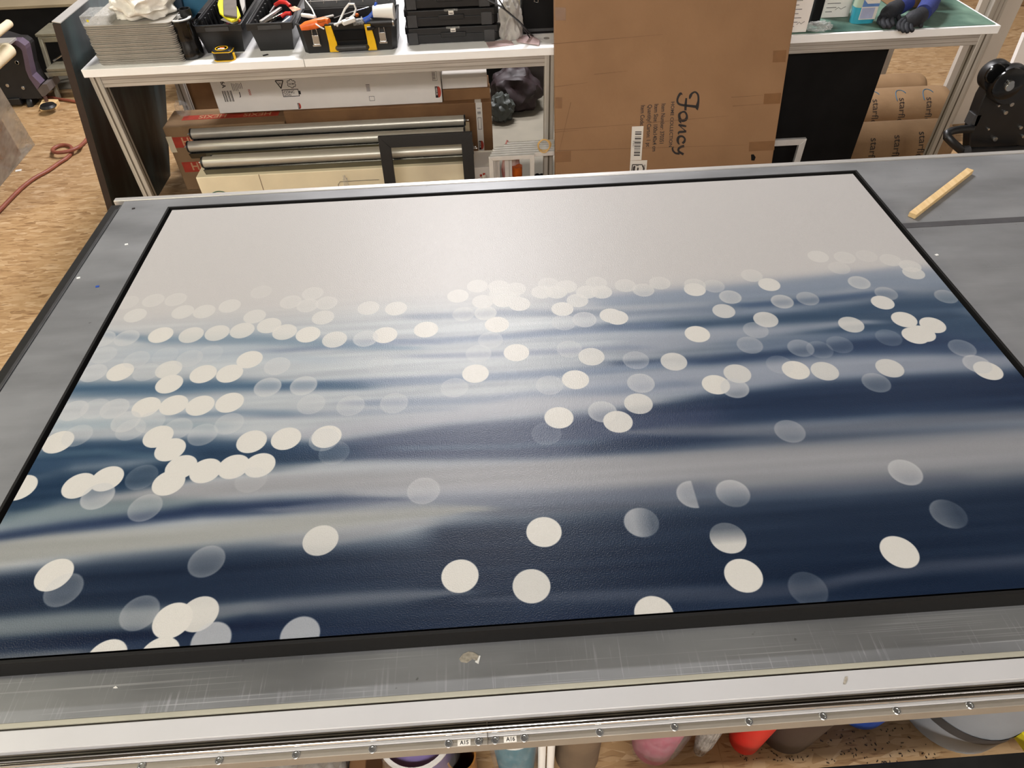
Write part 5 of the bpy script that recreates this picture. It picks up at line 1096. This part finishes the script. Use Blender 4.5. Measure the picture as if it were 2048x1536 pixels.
# ---------------- left background --------------------------------------------------
F=lambda u,v,z=0:V(u,v,2,z)
yb=F(60,148).y
dc=thing('dark_counter','long black counter with a beige top in the far left corner','counter',(-4.2,yb+.3,0))
zt_=V(60,13,1,yb).z
MB().box(RX0+.3,V(215,10,1,yb).x,yb,yb+.75,0,zt_-.01).build('base',M['blackmatte'],dc,smooth=0)
MB().box(RX0+.28,V(215,10,1,yb).x+.01,yb-.02,yb+.77,zt_-.0095,zt_+.012).build('counter_top',mat('beige counter',(140,126,100),.7,0,.08,5),dc,bevel=.003)
struct('trim_2',MB().box(-4.6,-2.5,F(110,180).y,yb-.0,.0,.005),mat('grey floor strip',(110,104,90),.8,0,.15,6),smooth=0)
# machine with lilac side panel
Yq=F(100,215).y+.05
S=lambda zx,zy,Y=Yq:V(zx*130/1536,zy*130/1536,1,Y)
mc=thing('dark_machine','dark wheeled machine with a lilac side cover at the left edge','machine',(S(300,1500).x,Yq,0))
S2=lambda zx,zy,Y=Yq:V(zx*.1692,120+zy*.1692,1,Y)
out=[S(230,1000),S(280,970),S(430,965),S(590,1080),S(620,1160),S(690,1500),S2(365,120),S2(380,185),S2(480,285),S2(440,350),S2(345,215),S2(305,120),S(560,1400),S(520,1200),S(480,1140),S(360,1060),S(190,1050)]
MB().prism(out,(0,.07,0)).build('lilac_cover',M['purple'],mc,smooth=0)
MB().prism([S(-300,900),S(190,1050),S(360,1060),S(480,1140),S(520,1200),S(560,1400),S2(305,120),S2(345,215),S2(440,350),S2(500,455),S2(-200,470)],(0,.19,0)).build('dark_body',mat('machine body',(24,21,21),.7,0,.3,10),mc,smooth=0)
MB().prism([S2(440,350),S2(495,290),S2(550,285),S2(590,370),S2(520,440),S2(495,430)],(0,.18,0)).build('grey_corner',mat('machine corner',(96,88,84),.6),mc,smooth=0)
for zx,zy in ((400,1475),): disc_(S(zx,zy,Yq-.004),.012,.01,M['steel'],'bolt',mc)
for zx,zy in ((205,30),(275,330),(90,300)): disc_(S2(zx,zy,Yq-.004),.012,.01,M['steel'],'bolt',mc)
MB().lathe(S2(400,525,Yq+.03),[(0,-.02),(.05,-.02),(.058,-.012),(.058,.012),(.05,.02),(0,.02)],30,'X').build('caster_wheel',M['black'],mc)
MB().tube([S2(530,430,Yq-.02),S2(570,535,Yq-.03)],.012,10).build('levelling_screw',mat('rusty screw',(70,44,36),.6),mc)
pf=F(575*.1692,120+560*.1692,.035); MB().lathe((pf.x,pf.y,.036),[(.05,0),(.055,.006),(.045,.02),(.015,.026),(0,.026)],28).build('levelling_foot',M['black'],mc)
MB().box(S2(-200,560).x,S2(300,560).x,Yq-.02,Yq+.04,.015,.06).build('base_bar',M['black'],mc,bevel=.004)
a=F(82,222);b_=F(110,219); MBk=MB().prism([F(82,223,0),F(112,220,0),F(121,208,0),F(90,207,0)],(0,0,.034))
solo('wood_pad',MBk,M['pine'],'small square wood pad under the machine foot on the floor','wooden block',bevel=.002)
for (p0_,p1_,r,lab) in (((18,47),(-30,85),.03,'upper pale tube end poking in at the left edge'),((17,100),(-40,150),.055,'lower thicker pale tube end poking in at the left edge')):
    solo('pale_tube',MB().tube([V(*p0_,1,Yq-.07),V(*p1_,1,Yq-.5)],r*.8,20),M['cream'],lab,'tube')
solo('machine_shelf',MB().obox(S(60,985,Yq-.02),(.07,0,0),(0,.05,0),(0,0,.008)),M['alu'],'small metal shelf plate on top of the dark machine','plate',bevel=.002)
# step stool
Ys=F(102,186).y
st_=thing('step_stool','small two step aluminium stool behind the leaning black board','step stool',(V(100,120,1,Ys).x,Ys+.15,0))
q=lambda zx,zy,Y=Ys:V(zx*130/1536,zy*130/1536,1,Y)
za=q(850,810).z; x0=q(830,850).x; x1=V(150,68,1,Ys).x
MB().box(x0,x1,Ys,Ys+.24,za-.02,za).build('top_step',M['aluold'],st_,bevel=.004)
MB().box(x0+.02,x1,Ys-.004,Ys+.02,za-.055,za-.022).build('apron',M['aluold'],st_,bevel=.003)
zl_=q(1100,1490).z; MB().box(x0+.03,x1,Ys-.12,Ys+.03,zl_-.02,zl_).build('lower_step',M['aluold'],st_,bevel=.003)
MB().box(x0+.03,x1,Ys-.122,Ys-.10,zl_-.05,zl_-.022).build('apron',M['aluold'],st_,bevel=.003)
for xx in (x0+.01,x1-.05):
    MB().prism([(xx,Ys-.0,za-.02),(xx+.026,Ys-.0,za-.02),(xx+.026,Ys-.14,0),(xx,Ys-.14,0)],(0,.03,0)).build('front_leg',M['aluold'],st_,bevel=.003)
    MB().prism([(xx+.005,Ys+.20,za-.02),(xx+.022,Ys+.20,za-.02),(xx+.022,Ys+.27,0),(xx+.005,Ys+.27,0)],(0,.025,0)).build('rear_leg',M['aluold'],st_,bevel=.003)
MB().tube([(x0+.04,Ys+.0,za*.55),(x0+.13,Ys+.18,za*.62),(x0+.2,Ys+.32,za*.6)],.006,6).build('spreader',M['steel'],st_)
# wrapped boards at far left
A=F(60,302);B_=F(-80,470);C_=V(-30,140,2,.62)
wr=thing('wrapped_board','leaning brown board wrapped in hazy plastic at the left edge','board',(A.x-.3,A.y-.1,0))
n=(B_-A).cross(C_-A).normalized(); n=n if n.dot(CAMP-A)>0 else -n
W1=VP(71,291,A,n);W2=VP(0,174,A,n);W3=VP(-60,80,A,n)
MB().prism([A+Vector((0,0,.002)),W1,W2,W3,VP(-160,200,A,n),B_+Vector((0,0,.002))],-n*.05).build('plastic_wrap',M['filmdense'],wr,smooth=0)
MB().prism([VP(44,308,A,n)-n*.004,VP(2,236,A,n)-n*.004,VP(-60,140,A,n)-n*.004,VP(-150,230,A,n)-n*.004,VP(-75,455,A,n)-n*.004],-n*.03).build('brown_board',mat('brown board',(150,104,56),.7,0,c2=(140,92,66),scale=1.2),wr,smooth=0)
# red hose on the floor
hp=[(-20,440),(0,420),(39,380),(68,357),(95,342),(118,326),(135,315),(144,303),(141,293),(127,290),(112,294),(105,301),(112,305),(129,304),(147,299),(162,291),(172,281),(178,272),(190,262),(210,256)]
pts=[]
for i in range(len(hp)-1):
    P_=[Vector((*hp[max(0,min(len(hp)-1,j))],0)) for j in (i-1,i,i+1,i+2)]
    for k in range(4):
        t=k/4; a_,b2,c_,d_=P_; p=.5*((2*b2)+(-a_+c_)*t+(2*a_-5*b2+4*c_-d_)*t*t+(-a_+3*b2-3*c_+d_)*t**3)
        lift=.012 if i<12 else .034; 
        if 11<=i<=14: lift=.034
        elif i>14: lift=.012
        q_=F(p.x,p.y,lift); pts.append(q_)
solo('red_hose',MB().tube(pts,.011,12),M['hose'],'reddish air hose looping across the wooden floor at left','hose',smooth=60)
solo('red_hose',MB().tube([F(u,v,.011) for u,v in ((90,193),(105,195),(118,198),(138,201),(156,204),(190,212))],.010,10),M['hose'],'short far stretch of red hose behind the machine foot','hose',smooth=60)
solo('white_chip',MB().obox(F(37,341,.002),(.016,.004,0),(-.003,.01,0),(0,0,.0018)),M['white'],'small white scrap on the wooden floor at left','scrap')
# ---------------- bins and bags below the front rail ------------------------------
def bucket(name,label,u,v,r,h,m,taper=.78,cat='bucket',rim=None,dy=0):
    c=F(u,v,0); cx,cy=c.x,c.y+r*taper+dy
    t=thing(name,label,cat,(cx,cy,0))
    MB().lathe((cx,cy,.001),[(r*taper*.96,0),(r*taper,.006),(r,h),(r-.004,h),(r*taper-.004,.012),(0,.012)],40).build('bucket_body',m,t)
    if rim: MB().lathe((cx,cy,h-.015),[(r+.001,0),(r+.006,.004),(r+.006,.012),(r,.016)],40,caps=False).build('rim',rim,t)
    return t
bucket('blue_bin','round blue bin on the wooden floor under the front rail',1735,1461,.095,.30,M['blue'],cat='bin')
bucket('brown_bin','dark brown bin on the floor between the red and the blue one',1584,1510,.092,.34,mat('dark brown bin',(56,44,38),.5,0,.1,9),.8,cat='bin')
gb=bucket('grey_bin','large grey bin with a darker band under the front rail at right',1945,1510,.150,.38,mat('grey bin plastic',(128,132,136),.55,0,.05,9),.88,cat='bin')
cg=ORG[gb.name]; MB().lathe((cg.x,cg.y,.0),[(.1385,.10),(.1405,.14)],44,caps=False).build('dark_band',M['darkgrey'],gb)
bucket('red_bin','red bin beside the pink bag under the front rail',1496,1512,.052,.34,M['red'],.75,cat='bin',dy=.0)
def near(u,v,z): return V(u,v,2,z)
def nbin(name,label,u,vr,z,r,m,cat='bucket',rim=True,bag=False):
    c=near(u,vr,z); c=Vector((c.x,c.y+r,0))      # vr: image row of the near rim
    t=thing(name,label,cat,c)
    MB().lathe((c.x,c.y,.001),[(r*.75,0),(r*.78,.005),(r,z),(r-.004,z),(r*.78-.004,.02),(0,.02)],44).build('bucket_body',m,t)
    if rim: MB().lathe((c.x,c.y,z-.008),[(r+.001,0),(r+.005,.002),(r+.005,.008),(r-.004,.010)],44,caps=False).build('rim',M['white'],t)
    if bag: MB().lathe((c.x,c.y,.003),[(r*.8+.004,0),(r*.9+.008,z*.3),(r+.010,z*.8),(r+.006,z+.03)],40,caps=False).build('bag_liner',M['film'],t,smooth=60)
    return t
_pb=nbin('purple_bucket','lilac bucket with a white rim inside a clear bag',828,1540,.40,.080,mat('lilac bucket',(96,82,132),.5),bag=True)
c=ORG[_pb.name]; MB().lathe((c.x,c.y,.382),[(.0745,0),(.0745,.006),(0,.006)],36).build('bright_fill',mat('brightened lilac',(140,124,178),.6),_pb)  # added disc, lilac brightened to offset the table's shade inside the bucket
nbin('orange_bucket','orange brown tub between the lilac and the teal bucket',922,1545,.30,.034,mat('orange brown tub',(150,100,44),.5),rim=False)
nbin('teal_bucket','teal bucket with a white rim in a clear bag',1030,1494,.36,.058,mat('teal bucket',(44,112,130),.5),bag=True)
for k,(u,lab) in enumerate(((1086,'left of two white paper tubes under the front rail'),(1105,'right of two white paper tubes under the front rail'))):
    c=near(u,1500,.35); solo('white_tube',MB().lathe((c.x,c.y+.02,.001),[(.009,0),(.009,.45),(.007,.45),(.007,.002)],20),M['white'],lab,'tube','white paper tubes')
c=near(1170,1500,.3); solo('brown_sack',MB().lathe((c.x,c.y+.065,.001),[(.046,0),(.056,.05),(.054,.42),(.050,.45),(0,.45)],26),mat('sack paper',(104,86,66),.8,0,.15,7,bump=.4,bscale=20),'brown paper sack standing under the front rail','sack',smooth=60)
pb_=nbin('pink_bin','pink bin inside a shiny clear bag under the front rail',1352,1462,.32,.070,mat('pink bin',(168,84,106),.5),cat='bin',rim=False,bag=True)
c=near(1446,1480,.25); solo('clear_bag',MB().lathe((c.x,c.y+.05,.001),[(.015,0),(.024,.08),(.027,.2),(.02,.32)],14,caps=False),M['filmdense'],'empty clear bag standing between the pink and the red bin','bag',smooth=60)
gx0,gx1=near(470,1530,.25).x,near(690,1530,.25).x; cy=near(580,1530,.25).y
fb=thing('film_wrapped_box','pale box wrapped in crinkled film under the left part of the front rail','box',((gx0+gx1)/2,cy,0))
MB().box(gx0+.01,gx1-.01,cy-.06,cy+.10,.0,.24).build('box_body',mat('greige box',(150,136,116),.7),fb,bevel=.004)
MB().box(gx0,gx1,cy-.07,cy+.11,.0005,.25).build('film_cover',M['filmdense'],fb,bevel=.01)
solo('brown_pack',MB().box(near(702,1530,.2).x,near(735,1530,.2).x,cy-.08,cy+.08,.0,.22),M['kraft2'],'narrow brown pack between the film wrapped box and the lilac bucket','pack',bevel=.003)
solo('dark_floor_bag',MB().blob((near(405,1530,.1).x,near(405,1530,.1).y+.02,.06),(.06,.06,.06),.3,3,5,4,flat=.001),M['black'],'small black bag left of the film wrapped box','bag')
c=F(1838,1445); solo('green_offcut',MB().prism([F(1810,1415,.004),F(1868,1450,.02),F(1864,1460,.02),F(1838,1430,.004),F(1790,1418,.004)],(0,0,.002)),mfilm('green film',(150,190,110),.6),'pale green plastic offcut on the floor before the grey bin','offcut',smooth=0)
c=F(2046,1495,.06); solo('yellow_scrap',MB().obox(F(2064,1484,.10),(.022,.004,0),(-.008,.04,0),(0,0,.02)),M['lemon'],'lime yellow packet on the floor at the lower right corner','packet',bevel=.002)
rc=random.Random(3); cr=None
m=MB()
for k in range(170):
    p=F(rc.uniform(1480,1900),rc.uniform(1455,1530),.0012); a=rc.uniform(0,3.14); l=rc.uniform(.0006,.0035); d=Vector((math.cos(a)*l,math.sin(a)*l,0)); e=Vector((-math.sin(a),math.cos(a),0))*rc.uniform(.0004,.0010)
    m.obox(p,d,e,(0,0,.0008))
tag(m.build('floor_crumbs',M['ink'],None,smooth=0),'dark crumbs and shavings scattered on the wooden floor by the bins','crumbs',kind='stuff')
